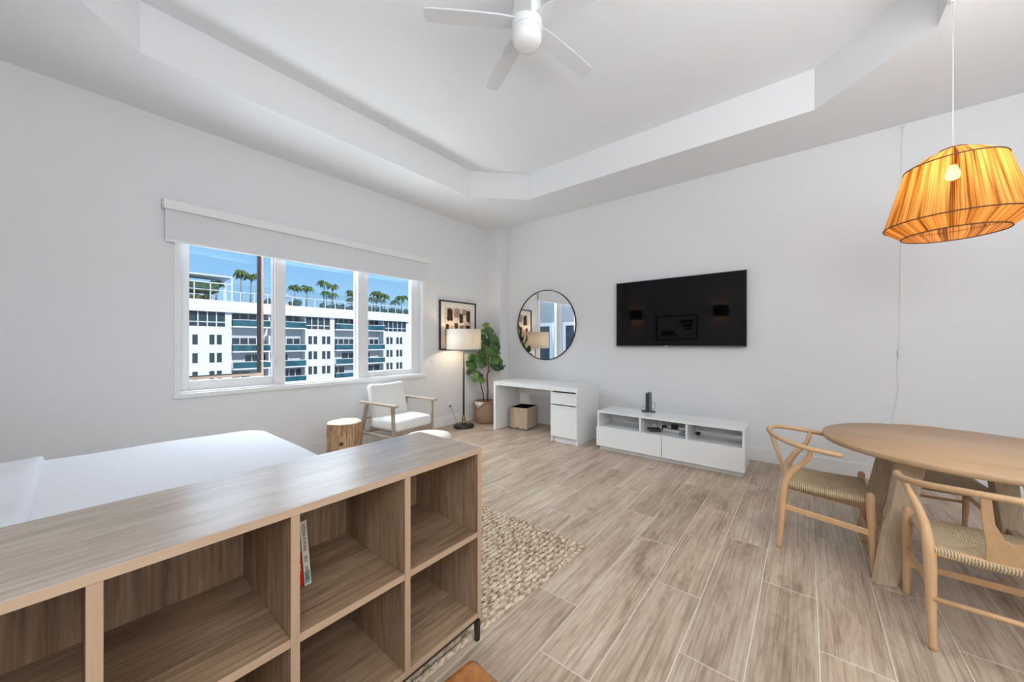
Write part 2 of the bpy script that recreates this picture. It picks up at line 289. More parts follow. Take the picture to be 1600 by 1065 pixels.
# ------------------------------------------------------------------ mesh helpers
class MB:
    def __init__(s): s.v = []; s.f = []; s.sm = []
    def add(s, vs, fs, smooth=False):
        o = len(s.v); s.v += [tuple(v) for v in vs]; s.f += [tuple(i+o for i in f) for f in fs]; s.sm += [smooth]*len(fs); return s
    def box(s, x0, x1, y0, y1, z0, z1):
        return s.add([(x0,y0,z0),(x1,y0,z0),(x1,y1,z0),(x0,y1,z0),(x0,y0,z1),(x1,y0,z1),(x1,y1,z1),(x0,y1,z1)],
                     [(3,2,1,0),(4,5,6,7),(0,1,5,4),(1,2,6,5),(2,3,7,6),(3,0,4,7)])
    def hexa(s, bot, top):
        return s.add(list(bot)+list(top), [(3,2,1,0),(4,5,6,7),(0,1,5,4),(1,2,6,5),(2,3,7,6),(3,0,4,7)])
    def obox(s, c, size, rot=(0,0,0)):
        m = Euler(rot).to_matrix(); hx, hy, hz = [q/2 for q in size]; c = Vector(c)
        vs = [c+m@Vector(p) for p in [(-hx,-hy,-hz),(hx,-hy,-hz),(hx,hy,-hz),(-hx,hy,-hz),(-hx,-hy,hz),(hx,-hy,hz),(hx,hy,hz),(-hx,hy,hz)]]
        return s.add(vs, [(3,2,1,0),(4,5,6,7),(0,1,5,4),(1,2,6,5),(2,3,7,6),(3,0,4,7)])
    def tube(s, pts, rad, n=10, caps=True, closed=False, flat=1.0):
        pts = [Vector(p) for p in pts]; k = len(pts)
        if not hasattr(rad, '__len__'): rad = [rad]*k
        vs = []; prev = None
        for i, p in enumerate(pts):
            if closed: t = pts[(i+1) % k]-pts[i-1]
            else: t = pts[min(i+1, k-1)]-pts[max(i-1, 0)]
            t.normalize()
            if prev is None:
                up = Vector((0,0,1)) if abs(t.z) < 0.9 else Vector((1,0,0))
                a = t.cross(up).normalized()
            else:
                a = (prev - t*prev.dot(t)).normalized()
            prev = a; b = t.cross(a)
            for j in range(n):
                th = 2*PI*j/n; vs.append(p+(a*math.cos(th)+b*math.sin(th)*flat)*rad[i])
        fs = []
        rng = k if closed else k-1
        for i in range(rng):
            i2 = (i+1) % k
            for j in range(n): fs.append((i*n+j, i*n+(j+1) % n, i2*n+(j+1) % n, i2*n+j))
        if caps and not closed:
            fs.append(tuple(range(n-1, -1, -1))); fs.append(tuple((k-1)*n+j for j in range(n)))
        return s.add(vs, fs, True)
    def lathe(s, prof, n=32, c=(0,0,0), cap0=False, cap1=False, wob=None):
        vs = []; k = len(prof)
        for i, (r, z) in enumerate(prof):
            for j in range(n):
                th = 2*PI*j/n; rr = r*(wob(th, z) if wob else 1)
                vs.append((c[0]+rr*math.cos(th), c[1]+rr*math.sin(th), c[2]+z))
        fs = [(i*n+j, i*n+(j+1) % n, (i+1)*n+(j+1) % n, (i+1)*n+j) for i in range(k-1) for j in range(n)]
        if cap0: fs.append(tuple(range(n-1, -1, -1)))
        if cap1: fs.append(tuple((k-1)*n+j for j in range(n)))
        return s.add(vs, fs, True)
    def prism(s, poly, z0, z1):
        n = len(poly)
        vs = [(x, y, z0) for x, y in poly]+[(x, y, z1) for x, y in poly]
        fs = [tuple(range(n-1, -1, -1)), tuple(range(n, 2*n))]+[(i, (i+1) % n, n+(i+1) % n, n+i) for i in range(n)]
        return s.add(vs, fs)
    def sphere(s, c, r, n=16, m=8, sz=1.0):
        prof = [(max(1e-4, r*math.sin(PI*i/m)), -r*sz*math.cos(PI*i/m)) for i in range(m+1)]
        return s.lathe(prof, n, c)
    def mesh(s, name, m):
        me = bpy.data.meshes.new(name); me.from_pydata(s.v, [], s.f); me.update()
        me.polygons.foreach_set('use_smooth', s.sm)
        if m: me.materials.append(m)
        return me
def obj(name, mb, m, parent=None, bevel=0, seg=2, loc=None, rot=None, kind=None, label=None, smooth_angle=None):
    me = mb if isinstance(mb, bpy.types.Mesh) else mb.mesh(name, m)
    o = bpy.data.objects.new(name, me); C.objects.link(o)
    if parent: o.parent = parent
    if loc is not None: o.location = loc
    if rot is not None: o.rotation_euler = rot
    if bevel:
        b = o.modifiers.new('bevel', 'BEVEL'); b.width = bevel; b.segments = seg; b.limit_method = 'ANGLE'; b.angle_limit = 0.6
        b.harden_normals = False
    if kind: o['kind'] = kind
    if label: o['label'] = label
    return o
def thing(name, label, cat, loc=(0,0,0), rz=0, group=None):
    o = bpy.data.objects.new(name, None); C.objects.link(o); o.location = loc; o.rotation_euler = (0,0,rz)
    o.empty_display_size = 0.1
    o['label'] = label; o['category'] = cat
    if group: o['group'] = group
    return o
def tag(o, label, cat, group=None):
    o['label'] = label; o['category'] = cat
    if group: o['group'] = group
    return o
def struct(name, mb, m, parent=None, **kw):
    return obj(name, mb, m, parent, kind='structure', **kw)
def dup(r, loc, rz, label, group=None):
    c = r.copy(); C.objects.link(c); c.location = loc; c.rotation_euler = (0,0,rz); c['label'] = label
    for ch in list(r.children):
        d = ch.copy(); C.objects.link(d); d.parent = c
        for g in list(ch.children):
            h = g.copy(); C.objects.link(h); h.parent = d
    return c
def cr(pts, sub=6):
    """Catmull-Rom through points (tuples of any length)"""
    out = []; n = len(pts)
    for i in range(n-1):
        p0 = pts[max(i-1, 0)]; p1 = pts[i]; p2 = pts[i+1]; p3 = pts[min(i+2, n-1)]
        for k in range(sub):
            t = k/sub
            out.append(tuple(0.5*((2*b)+(c-a)*t+(2*a-5*b+4*c-d)*t*t+(3*b-a-3*c+d)*t**3) for a, b, c, d in zip(p0, p1, p2, p3)))
    out.append(tuple(pts[-1])); return out
def stube(mb, pts4, n=10, sub=6, **kw):
    q = cr(pts4, sub); return mb.tube([p[:3] for p in q], [p[3] for p in q], n, **kw)
def text_part(name, body, size, m, parent, loc, rot, ext=0.0004, align='LEFT', sx=1.0):
    cu = bpy.data.curves.new(name, 'FONT'); cu.body = body; cu.size = size; cu.extrude = ext; cu.align_x = align; cu.align_y = 'CENTER'
    t = bpy.data.objects.new(name, cu); C.objects.link(t)
    dg = bpy.context.evaluated_depsgraph_get()
    me = bpy.data.meshes.new_from_object(t.evaluated_get(dg)); me.materials.clear(); me.materials.append(m)
    bpy.data.objects.remove(t); bpy.data.curves.remove(cu)
    o = bpy.data.objects.new(name, me); C.objects.link(o); o.parent = parent; o.location = loc; o.rotation_euler = rot; o.scale = (sx, 1, 1)
    return o

# ------------------------------------------------------------------ room shell
XL, XR, YB, YF, ZS, ZT = -4.4, 2.6, -1.35, 4.8, 3.3, 3.655
struct('floor', MB().box(XL, XR, YB, YF, -0.12, -0.0010), M['grout'])
floor = bpy.data.objects['floor']
PW, PL, GAP = 0.2295, 1.165, 0.0032
cache = {}
def plank_mesh(w, l):
    key = (round(w, 3), round(l, 3))
    if key not in cache:
        b = 0.0012; x, y = w/2, l/2
        mb = MB().add([(-x,-y,-0.01),(x,-y,-0.01),(x,y,-0.01),(-x,y,-0.01),(-x,-y,-b),(x,-y,-b),(x,y,-b),(-x,y,-b),(-x+b,-y+b,0),(x-b,-y+b,0),(x-b,y-b,0),(-x+b,y-b,0)],
            [(3,2,1,0),(0,1,5,4),(1,2,6,5),(2,3,7,6),(3,0,4,7),(4,5,9,8),(5,6,10,9),(6,7,11,10),(7,4,8,11),(8,9,10,11)])
        cache[key] = mb.mesh('floor_plank', M['plank'])
    return cache[key]
k0 = math.floor((XL+0.183)/PW); k1 = math.ceil((XR+0.183)/PW)
offs = {-3: 2.417, -2: 2.02, -1: 1.616, 0: 1.225, 1: 2.00}
for k in range(k0, k1):
    xa = max(XL, -0.183+(k)*PW); xb = min(XR, -0.183+(k+1)*PW)
    if xb-xa < 0.02: continue
    y0 = offs.get(k, 1.225-0.39*k+0.06*math.sin(k*5.3))
    y0 -= PL*math.ceil((y0-YB)/PL)
    y = y0
    while y < YF:
        ya, yb = max(y, YB), min(y+PL, YF)
        if yb-ya > 0.03:
            o = obj('floor_plank', plank_mesh(xb-xa-GAP, yb-ya-GAP), None, floor, loc=((xa+xb)/2, (ya+yb)/2, 0))
        y += PL

# window wall with its opening, other walls
WY0, WY1, WZ0, WZ1 = 0.57, 3.315, 0.812, 2.44
wl = MB(); T = 0.2
wl.box(XL-T, XL, YB-T, WY0, -0.1, ZS); wl.box(XL-T, XL, WY1, YF+T, -0.1, ZS)
wl.box(XL-T, XL, WY0, WY1, -0.1, WZ0); wl.box(XL-T, XL, WY0, WY1, WZ1, ZS)
struct('wall_left', wl, M['wall'])
struct('wall_front', MB().box(XL, XR, YF, YF+T, -0.1, ZS), M['wall'])
struct('wall_right', MB().box(XR, XR+T, YB-T, YF+T, -0.1, ZS), M['wall'])
struct('wall_back', MB().box(XL, XR, YB-T, YB, -0.1, ZS), M['wall'])
struct('trim_1', MB().box(XL, -4.02, 4.60, YF, 0, ZS), M['wall'])          # the boxed column in the corner
bh = 0.145
struct('baseboard_left', MB().box(XL, XL+0.014, YB, 4.60, 0, bh), M['trim'], bevel=0.003)
struct('baseboard_column', MB().box(XL+0.014, -4.006, 4.586, 4.60, 0, bh).box(-4.02, -4.006, 4.60, YF-0.014, 0, bh), M['trim'])
struct('baseboard_front', MB().box(-4.006, XR, YF-0.014, YF, 0, bh), M['trim'], bevel=0.003)
struct('baseboard_back', MB().box(XL+0.014, XR, YB, YB+0.014, 0, bh), M['trim'], bevel=0.003)
# ceiling: soffit ring around an octagonal tray
octo = [(-3.54,0.29),(-3.54,3.43),(-3.0,4.01),(0.062,4.02),(0.647,3.45),(0.647,0.29),(0.1,-0.25),(-3.0,-0.25)]
bm = bmesh.new()
def loop(pts, z):
    vs = [bm.verts.new((x, y, z)) for x, y in pts]
    es = [bm.edges.new((vs[i], vs[(i+1) % len(vs)])) for i in range(len(vs))]
    return vs, es
ov, oe = loop([(XL,YB),(XR,YB),(XR,YF),(XL,YF)], ZS)
iv, ie = loop(octo, ZS)
bmesh.ops.triangle_fill(bm, use_beauty=True, edges=oe+ie)
tv, te = loop(octo, ZT)
for i in range(8):
    j = (i+1) % 8; bm.faces.new((iv[i], iv[j], tv[j], tv[i]))
bm.faces.new(tv)
bmesh.ops.recalc_face_normals(bm, faces=bm.faces)
me = bpy.data.meshes.new('ceiling'); bm.to_mesh(me); bm.free(); me.materials.append(M['ceiling'])
struct('ceiling', me, None)
struct('ceiling_slab', MB().box(XL-T, XR+T, YB-T, YF+T, 3.72, 3.9), M['ceiling'])

# ------------------------------------------------------------------ window
win = struct('window_1', MB()
    .box(-4.56,-4.393,WY0,WY0+0.045,WZ0,WZ1).box(-4.56,-4.393,WY1-0.045,WY1,WZ0,WZ1)
    .box(-4.56,-4.393,WY0+0.045,WY1-0.045,WZ0,WZ0+0.045).box(-4.56,-4.393,WY0+0.045,WY1-0.045,WZ1-0.045,WZ1), M['white_satin'], bevel=0.003)
obj('mullion', MB().box(-4.54,-4.425,1.375,1.475,WZ0+0.045,WZ1-0.045), M['white_satin'], win, bevel=0.004)
obj('mullion', MB().box(-4.54,-4.425,2.30,2.40,WZ0+0.045,WZ1-0.045), M['white_satin'], win, bevel=0.004)
def ring(mb, x0, x1, y0, y1, z0, z1, wl_, wr, wb, wt):
    return mb.box(x0,x1,y0,y0+wl_,z0,z1).box(x0,x1,y1-wr,y1,z0,z1).box(x0,x1,y0+wl_,y1-wr,z0,z0+wb).box(x0,x1,y0+wl_,y1-wr,z1-wt,z1)
zb, zt = WZ0+0.045, WZ1-0.045
# open casement: fixed stop frame, sash swung outwards
obj('stop_frame', ring(MB(), -4.52, -4.47, WY0+0.045, 1.375, zb, zt, 0.07, 0.012, 0.09, 0.03), M['white_satin'], win, bevel=0.003)
sash = obj('casement_sash', ring(MB(), -0.022, 0.022, 0, 0.655, 0, zt-zb-0.09-0.01, 0.012, 0.030, 0.028, 0.02), M['tan_frame'], win, loc=(-4.55, 0.672, zb+0.09+0.004), rot=(0,0,math.radians(8)), label='tan-edged window sash standing open')
obj('gasket', MB().box(0.003,0.024,0.598,0.632,0.028,zt-zb-0.12).box(0.010,0.024,0.012,0.598,0.026,0.036), M['gasket'], sash)
obj('pane', MB().box(-0.003,0.003,0.012,0.625,0.028,zt-zb-0.12), M['glass'], sash)
obj('stay_arm', MB().tube([(-4.44,1.372,1.10),(-4.50,1.33,1.105),(-4.565,1.285,1.11)],0.006,8).box(-4.45,-4.425,1.376,1.384,1.07,1.13), M['white_plastic'], win)
# fixed middle pane
f2 = obj('fixed_frame', ring(MB(), -4.51, -4.475, 1.475, 2.30, zb, zt, 0.010, 0.012, 0.010, 0.03), M['white_satin'], win, bevel=0.002)
obj('pane', MB().box(-4.496,-4.490,1.485,2.288,zb+0.01,zt-0.03), M['glass'], f2)
# closed right casement
f3 = obj('casement_sash', ring(MB(), -4.53, -4.47, 2.40, WY1-0.045, zb, zt, 0.065, 0.14, 0.07, 0.03), M['white_satin'], win, bevel=0.004, label='closed white right-hand casement sash')
obj('pane', MB().box(-4.50,-4.494,2.465,WY1-0.185,zb+0.07,zt-0.03), M['glass'], f3)
obj('handle', MB().box(-4.47,-4.44,2.60,2.72,zb+0.055,zb+0.070).box(-4.47,-4.455,2.56,2.61,zb+0.02,zb+0.05), M['white_plastic'], f3, bevel=0.002)
obj('window_sill', MB().box(-4.40,-4.372,WY0-0.006,WY1+0.006,WZ0-0.014,WZ0+0.028), M['white_satin'], win, bevel=0.003)

rb = thing('roller_blind', 'wide white roller blind half drawn above the window', 'blind', (-4.4, 1.93, 2.2))
obj('valance', MB().box(0.0,0.075,-1.435,1.43,0.285,0.365), M['white_satin'], rb, bevel=0.004)
obj('fabric', MB().box(0.034,0.037,-1.42,1.415,0.02,0.286), M['roller'], rb)
obj('bottom_bar', MB().box(0.026,0.044,-1.42,1.415,0.0,0.022), M['white_satin'], rb, bevel=0.004)
obj('end_bracket', MB().box(0.004,0.07,-1.442,-1.436,0.29,0.36), M['white_plastic'], rb)
for z in (0.30, 0.345): obj('screw', MB().box(0.060,0.070,-1.446,-1.442,z,z+0.008), M['black'], rb)
cl = thing('blind_chain_cleat', 'small white cleat on the wall right of the window', 'cleat', (-4.4, 3.46, 1.03))
obj('plate', MB().box(0,0.006,-0.012,0.012,-0.02,0.02), M['white_plastic'], cl); obj('hook', MB().tube([(0.004,0,-0.012),(0.02,0,-0.012),(0.024,0,0.004)],0.004,8), M['white_plastic'], cl)

# ------------------------------------------------------------------ bed
bed = thing('bed', 'large bed made up in smooth white linen', 'bed', (-2.63, -0.13, 0))
obj('bed_base', MB().box(-0.95,0.93,-1.10,1.13,0.06,0.30), M['headboard'], bed, bevel=0.01)
for sx in (-1, 1):
    for yy in (-1.0, 1.03): obj('leg', MB().tube([(sx*0.85,yy,0.02),(sx*0.85,yy,0.07)],0.025,10), M['black'], bed)
def soft_box(x0,x1,y0,y1,z0,z1,nx,ny,nz,r,fn=None):
    """rounded box with a gridded surface"""
    bm = bmesh.new(); bmesh.ops.create_cube(bm, size=1)
    for v in bm.verts: v.co = Vector(((x0+x1)/2+v.co.x*(x1-x0), (y0+y1)/2+v.co.y*(y1-y0), (z0+z1)/2+v.co.z*(z1-z0)))
    def cut(axis, lo, hi, n):
        for i in range(1, n):
            p = [0,0,0]; p[axis] = lo+(hi-lo)*i/n; q = [0,0,0]; q[axis] = 1
            bmesh.ops.bisect_plane(bm, geom=bm.verts[:]+bm.edges[:]+bm.faces[:], plane_co=p, plane_no=q)
    cut(0,x0,x1,nx); cut(1,y0,y1,ny); cut(2,z0,z1,nz)
    for v in bm.verts:
        c = v.co; i = Vector((min(max(c.x,x0+r),x1-r),min(max(c.y,y0+r),y1-r),min(max(c.z,z0+min(r,(z1-z0)/2)),z1-min(r,(z1-z0)/2))))
        d = c-i
        if d.length > 1e-6: v.co = i+d.normalized()*r*min(1, d.length/r if d.length < r else 1)
        if fn: fn(v.co)
    for f in bm.faces: f.smooth = True
    return bm
def from_bm(name, bm, m):
    me = bpy.data.meshes.new(name); bm.to_mesh(me); bm.free(); me.materials.append(m); return me
def bedfn(c):
    Rc = 0.22
    for ox in (-0.99+Rc, 0.97-Rc):
        oy = 1.17-Rc
        if (c.x-ox)*(1 if ox > 0 else -1) > 0 and c.y > oy:
            dx, dy = c.x-ox, c.y-oy; m_ = max(abs(dx), abs(dy)); l_ = math.hypot(dx, dy)
            if l_ > 1e-6: c.x = ox+dx*m_/l_; c.y = oy+dy*m_/l_
    if c.z > 0.4:
        c.z += 0.004*math.sin(c.x*5+c.y*2)+0.003*math.sin(c.y*9-c.x*3)
obj('mattress', from_bm('mattress', soft_box(-0.99,0.97,-1.12,1.17,0.27,0.595,40,50,8,0.09,bedfn), M['linen']), None, bed)
obj('duvet_fold', from_bm('duvet_fold', soft_box(-1.0,0.98,-0.60,0.02,0.40,0.620,44,26,6,0.03,
    lambda c: setattr(c,'z',c.z+(0.010*math.sin(c.x*7+c.y*14)+0.006*math.sin(c.x*17-c.y*9))*(1 if c.z>0.55 else 0))), M['linen']), None, bed)
obj('headboard', MB().box(-1.0,0.98,-1.20,-1.13,0.1,1.15), M['headboard'], bed, bevel=0.02)
for sx, lab in ((-0.5,'window-side pillow'),(0.48,'room-side pillow')):
    p = obj('pillow', from_bm('pillow', soft_box(sx-0.36,sx+0.36,-1.10,-0.66,0.62,0.78,16,12,6,0.075), M['linen']), None)
    p.location = bed.location; tag(p, 'white pillow at the head of the bed, '+('nearer the window wall' if sx<0 else 'nearer the bookshelf'), 'pillow', 'pillows on the bed')

# ------------------------------------------------------------------ bookshelf
SX0, SX1, SY0, SY1 = -1.545, -1.100, -1.10, 1.135
sh = thing('bookshelf', 'long low grey-oak bookshelf with open cubbies beside the bed', 'bookshelf', (SX1, SY1, 0))
L_ = SY1-SY0; D_ = SX1-SX0; th = 0.024
zt_, zm, zbm = 0.843, 0.480, 0.128
obj('top_board', MB().box(-D_,0,-L_,0,zt_-th,zt_), M['shelf_top'], sh, bevel=0.0012)
obj('bottom_board', MB().box(-D_+0.006,-0.003,-L_+th,-th,zbm-th,zbm), M['shelf_y'], sh, bevel=0.0012)
divs = [1.123-0.3655*k for k in range(1, 7)]
edges = [SY1-th]
for d in (0,): obj('side_panel', MB().box(-D_,-0.0015,-th,0,zbm-th,zt_-th), M['shelf_z'], sh, bevel=0.0012)
obj('side_panel', MB().box(-D_,-0.0015,-L_,-L_+th,zbm-th,zt_-th), M['shelf_z'], sh, bevel=0.0012)
for y in divs[:-1]:
    ly = y-SY1
    obj('divider', MB().box(-D_+0.006,-0.0015,ly-th/2,ly+th/2,zbm,zt_-th), M['shelf_z'], sh, bevel=0.0012)
ys = [SY1-th]+[v for y in divs[:-1] for v in (y+th/2, y-th/2)]+[SY0+th]
for i in range(0, len(ys), 2):
    obj('shelf', MB().box(-D_+0.006,-0.003,ys[i+1]-SY1,ys[i]-SY1,zm-th,zm), M['shelf_y'], sh, bevel=0.0012)
    obj('back_panel', MB().box(-D_,-D_+0.0055,ys[i+1]-SY1,ys[i]-SY1,zbm,zt_-th), M['shelf_back'], sh)
obj('base_rail', MB().box(-0.032,-0.008,-L_+0.01,-0.01,zbm-th-0.014,zbm-th-0.0005).box(-D_+0.01,-D_+0.034,-L_+0.01,-0.01,zbm-th-0.014,zbm-th-0.0005), M['black'], sh)
for (lx, ly, z0) in ((-0.012,-0.016,0.0),(-D_+0.03,-0.03,0.022),(-0.012,-1.12,0.0),(-D_+0.03,-1.12,0.022),(-0.012,-L_+0.03,0.0),(-D_+0.03,-L_+0.03,0.022)):
    w = 0.011
    obj('leg', MB().hexa([(lx-w*0.8,ly-w*0.8,z0),(lx+w*0.8,ly-w*0.8,z0),(lx+w*0.8,ly+w*0.8,z0),(lx-w*0.8,ly+w*0.8,z0)],
                         [(lx-w,ly-w,zbm-th-0.014),(lx+w,ly-w,zbm-th-0.014),(lx+w,ly+w,zbm-th-0.014),(lx-w,ly+w,zbm-th-0.014)]), M['black'], sh, bevel=0.002)

# books
def book(name, label, loc, thick, h, d, m_spine, lean, parts):
    b = thing(name, label, 'book', loc, 0, None); b.rotation_euler = (lean, 0, 0)
    obj('pages', MB().box(-d+0.003,-0.003,0.003,thick-0.003,0.003,h-0.003), M['paper'], b)
    obj('cover', MB().box(-d,0,0,0.0025,0,h).box(-d,0,thick-0.0025,thick,0,h).box(-0.0025,0,0.0025,thick-0.0025,0,h), m_spine, b)
    for f in parts: f(b, thick, h)
    return b
SPR = (0, PI/2, 0)
def sp_text(body, size, m, fy, fz, sx=1.0):
    def f(b, t, h):
        o = text_part('spine_lettering', body, size, m, b, (0.0008, t*fy, h*fz), (0,0,0), 0.0003, 'LEFT', sx)
        # face +X, reading downwards
        o.rotation_euler = Matrix(((0,0,1),(0,1,0),(-1,0,0))).to_euler()
    return f
def sp_block(m, y0, y1, z0, z1, nm='spine_colour'):
    return lambda b, t, h: obj(nm, MB().box(0.0,0.0006,t*y0,t*y1,h*z0,h*z1), m, b)
def sp_ticks(m, fy, z0, z1, n):
    def f(b, t, h):
        mb = MB(); 
        for i in range(n):
            z = h*(z0+(z1-z0)*i/n); mb.box(0.0004,0.0012,t*(fy-0.07),t*(fy+0.07),z,z+h*0.008)
            if i % 2: mb.box(0.0004,0.0012,t*(fy-0.07),t*(fy-0.03),z,z+h*0.018)
        obj('spine_lettering', mb, m, b)
    return f
zsf = zm
book('book', 'red and white hardback leaning against the divider inside the bookshelf', (-1.312, 0.447, zsf+0.0008), 0.045, 0.222, 0.15, M['ivory'], 0.075,
     [sp_block(M['red'], 0.0, 1.0, 0.0, 0.52), sp_text('THE', 0.013, M['ivory'], 0.80, 0.34, 1.0), sp_ticks(M['ivory'], 0.5, 0.05, 0.40, 9), sp_ticks(M['ink'], 0.5, 0.58, 0.76, 6)])
book('book', 'slimmer cream hardback with dark red lettering right of the red book', (-1.306, 0.4935, zsf+0.0008), 0.021, 0.222, 0.15, M['ivory'], 0.075,
     [sp_block(M['teal_print'], 0.1, 0.9, 0.03, 0.22), sp_text('KEVIN KWAN', 0.0150, M['print_red'], 0.45, 0.955, 1.0),
      sp_text('SEX', 0.013, M['print_red'], 0.45, 0.46, 1.0), sp_text('AND VANITY', 0.012, M['print_red'], 0.45, 0.30, 0.8)])

# ------------------------------------------------------------------ jute rug
rug = thing('jute_rug', 'chunky braided natural jute rug under the bed and bookshelf', 'rug', (-1.08, 2.08, 0))
mb = MB(); pitch = 0.0335; ncord = 74; ln = 1.95; step = 0.0155
ns = int(ln/step)
prof = [(-0.44,0.0),(-0.36,0.60),(0.0,1.0),(0.36,0.60),(0.44,0.0)]
vs = []; fs = []
for c in range(ncord):
    base = len(vs); ph = random.random()*2; big = 1.15 if c < 2 else 1.0
    for i in range(ns+1):
        y = -i*step; q = i*step/0.050+ph
        bump = abs(math.sin(PI*q)); side = 0.0022*math.sin(2*PI*q+PI*0.5*(c % 2))
        shear = -0.055*(i*step)/1.3*max(0, 1-c*pitch/0.9) + 0.006*math.sin(i*step*5)*max(0, 1-c*0.1)
        xc = -pitch*(c+0.5)+shear+side
        hgt = (0.0115+0.0045*bump)*big*(1+0.12*math.sin(i*0.7+c*1.7))
        if i == 0 or i == ns: hgt *= 0.4
        yj = 0.006*math.sin(c*2.3)+0.004*math.sin(c*5.1)
        for (a, z) in prof: vs.append((xc+a*pitch*0.98*(0.92+0.10*bump), y+yj, 0.001+z*hgt))
    for i in range(ns):
        for j in range(4):
            a = base+i*5+j; fs.append((a, a+1, a+6, a+5))
mb.add(vs, fs, True)
obj('braided_cords', mb, M['jute'], rug, kind='stuff')
obj('backing', MB().box(-ncord*pitch-0.01,-0.12,-ln,-0.004,0.0005,0.0045), M['jute_dark'], rug)

# ------------------------------------------------------------------ tree stump, armchair, pouf
st = thing('tree_stump_table', 'natural tree stump side table beside the armchair', 'side table', (-3.80, 1.83, 0))
wob = lambda t, z: 1+0.03*math.sin(3*t+z*2)+0.02*math.sin(7*t+1)+0.012*math.sin(13*t+z*9)
obj('trunk', MB().lathe([(0.165,0),(0.172,0.1),(0.165,0.22),(0.170,0.36),(0.168,0.462)], 64, cap0=True, wob=wob), M['bark'], st)
obj('sawn_top', MB().lathe([(0.167,0.460),(0.160,0.470),(0.08,0.4705),(0.001,0.4705)], 64, wob=wob), M['cut'], st)
obj('knot', MB().sphere((0.135,-0.10,0.27),0.020,14,8), M['stem'], st)

ac = thing('armchair', 'grey-oak armchair with white seat and back cushions by the window', 'armchair', (-3.86, 2.545, 0), math.radians(7))
for s in (-1, 1):
    obj('leg', MB().hexa([(0.235,s*0.30-0.012,0),(0.262,s*0.30-0.012,0),(0.262,s*0.30+0.012,0),(0.235,s*0.30+0.012,0)],
                         [(0.215,s*0.30-0.019,0.578),(0.250,s*0.30-0.019,0.578),(0.250,s*0.30+0.019,0.578),(0.215,s*0.30+0.019,0.578)]), M['greyoak'], ac, bevel=0.006)
    obj('leg', MB().hexa([(-0.42,s*0.29-0.012,0),(-0.39,s*0.29-0.012,0),(-0.39,s*0.29+0.012,0),(-0.42,s*0.29+0.012,0)],
                         [(-0.255,s*0.30-0.018,0.578),(-0.21,s*0.30-0.018,0.578),(-0.21,s*0.30+0.018,0.578),(-0.255,s*0.30+0.018,0.578)]), M['greyoak'], ac, bevel=0.006)
    arm = [(-0.345,-0.018),(-0.30,-0.026),(0.0,-0.024),(0.24,-0.030),(0.30,-0.028),(0.312,0),(0.30,0.028),(0.24,0.030),(0.0,0.024),(-0.30,0.026),(-0.345,0.018)]
    obj('armrest', MB().prism([(x, s*0.305+y) for x, y in arm], 0.578, 0.604), M['greyoak'], ac, bevel=0.005)
    obj('side_rail', MB().box(-0.33,0.235,s*0.30-0.010,s*0.30+0.010,0.205,0.24), M['greyoak'], ac, bevel=0.004)
obj('front_rail', MB().box(0.222,0.243,-0.29,0.29,0.225,0.295), M['greyoak'], ac, bevel=0.004)
obj('rear_rail', MB().box(-0.33,-0.31,-0.29,0.29,0.205,0.235).box(-0.30,-0.285,-0.29,0.29,0.38,0.405), M['greyoak'], ac, bevel=0.004)
obj('seat_slat', MB().box(-0.29,0.222,-0.22,-0.17,0.262,0.28).box(-0.29,0.222,0.17,0.22,0.262,0.28).box(-0.29,0.222,-0.025,0.025,0.262,0.28), M['greyoak'], ac)
def seatfn(c):
    if c.z > 0.36: c.z += 0.018*math.cos(c.x*5.0)*math.cos(c.y*4.5)-0.006
obj('seat_cushion', from_bm('seat_cushion', soft_box(-0.20,0.272,-0.272,0.272,0.285,0.415,14,16,6,0.035,seatfn), M['cushion']), None, ac)
bk = from_bm('back_cushion', soft_box(-0.055,0.055,-0.255,0.255,0,0.50,5,16,16,0.04,lambda c: setattr(c,'z',c.z-(0.016*math.cos(c.y*6.0) if c.z>0.4 else 0))), M['cushion'])
o = obj('back_cushion', bk, None, ac, loc=(-0.165,0,0.318), rot=(0,math.radians(-13),0))

pf = thing('pouf', 'low round cream pouf with a rounded top edge behind the bookshelf', 'pouf', (-3.03, 2.33, 0))
obj('body', MB().lathe([(0.20,0.0),(0.245,0.05),(0.255,0.16),(0.25,0.27),(0.235,0.325)], 40, cap0=True), M['jute_pouf'], pf)
obj('cushion_top', MB().lathe([(0.237,0.322),(0.225,0.348),(0.17,0.362),(0.001,0.366)], 40), M['cream'], pf)

# ------------------------------------------------------------------ floor lamp
fl = thing('floor_lamp', 'lit floor lamp with a white drum shade and black pole', 'lamp', (-4.10, 3.83, 0))
obj('base', MB().lathe([(0.001,0),(0.15,0),(0.158,0.008),(0.158,0.032),(0.148,0.042),(0.02,0.046),(0.001,0.046)], 40), M['black'], fl)
obj('crystal_neck', MB().lathe([(0.02,0.045),(0.034,0.06),(0.034,0.085),(0.02,0.095),(0.028,0.11),(0.028,0.14),(0.018,0.15),(0.024,0.165),(0.015,0.185)], 20), M['brass'], fl)
obj('pole', MB().tube([(0,0,0.18),(0,0,0.92)],0.0145,14), M['black'], fl)
obj('upper_pole', MB().tube([(0,0,0.92),(0,0,1.42)],0.0105,12).lathe([(0.0115,0.915),(0.015,0.93),(0.008,0.95)],14), M['brass'], fl)
shd = obj('lamp_shade', MB().lathe([(0.266,1.205),(0.262,1.515),(0.259,1.515),(0.263,1.205),(0.266,1.205)], 64), M['lampshade'], fl)
obj('shade_spider', MB().tube([(-0.26,0,1.45),(0,0,1.45),(0.26,0,1.45)],0.003,6).tube([(0,-0.26,1.45),(0,0.26,1.45)],0.003,6), M['brass'], shd)
obj('bulb', MB().sphere((0,0,1.385),0.032,16,10,1.2), M['bulb2'], fl)
lamp('lamp_light', 'POINT', (-4.10, 3.83, 1.33), None, 9, (1.0, 0.80, 0.55), 0.05)
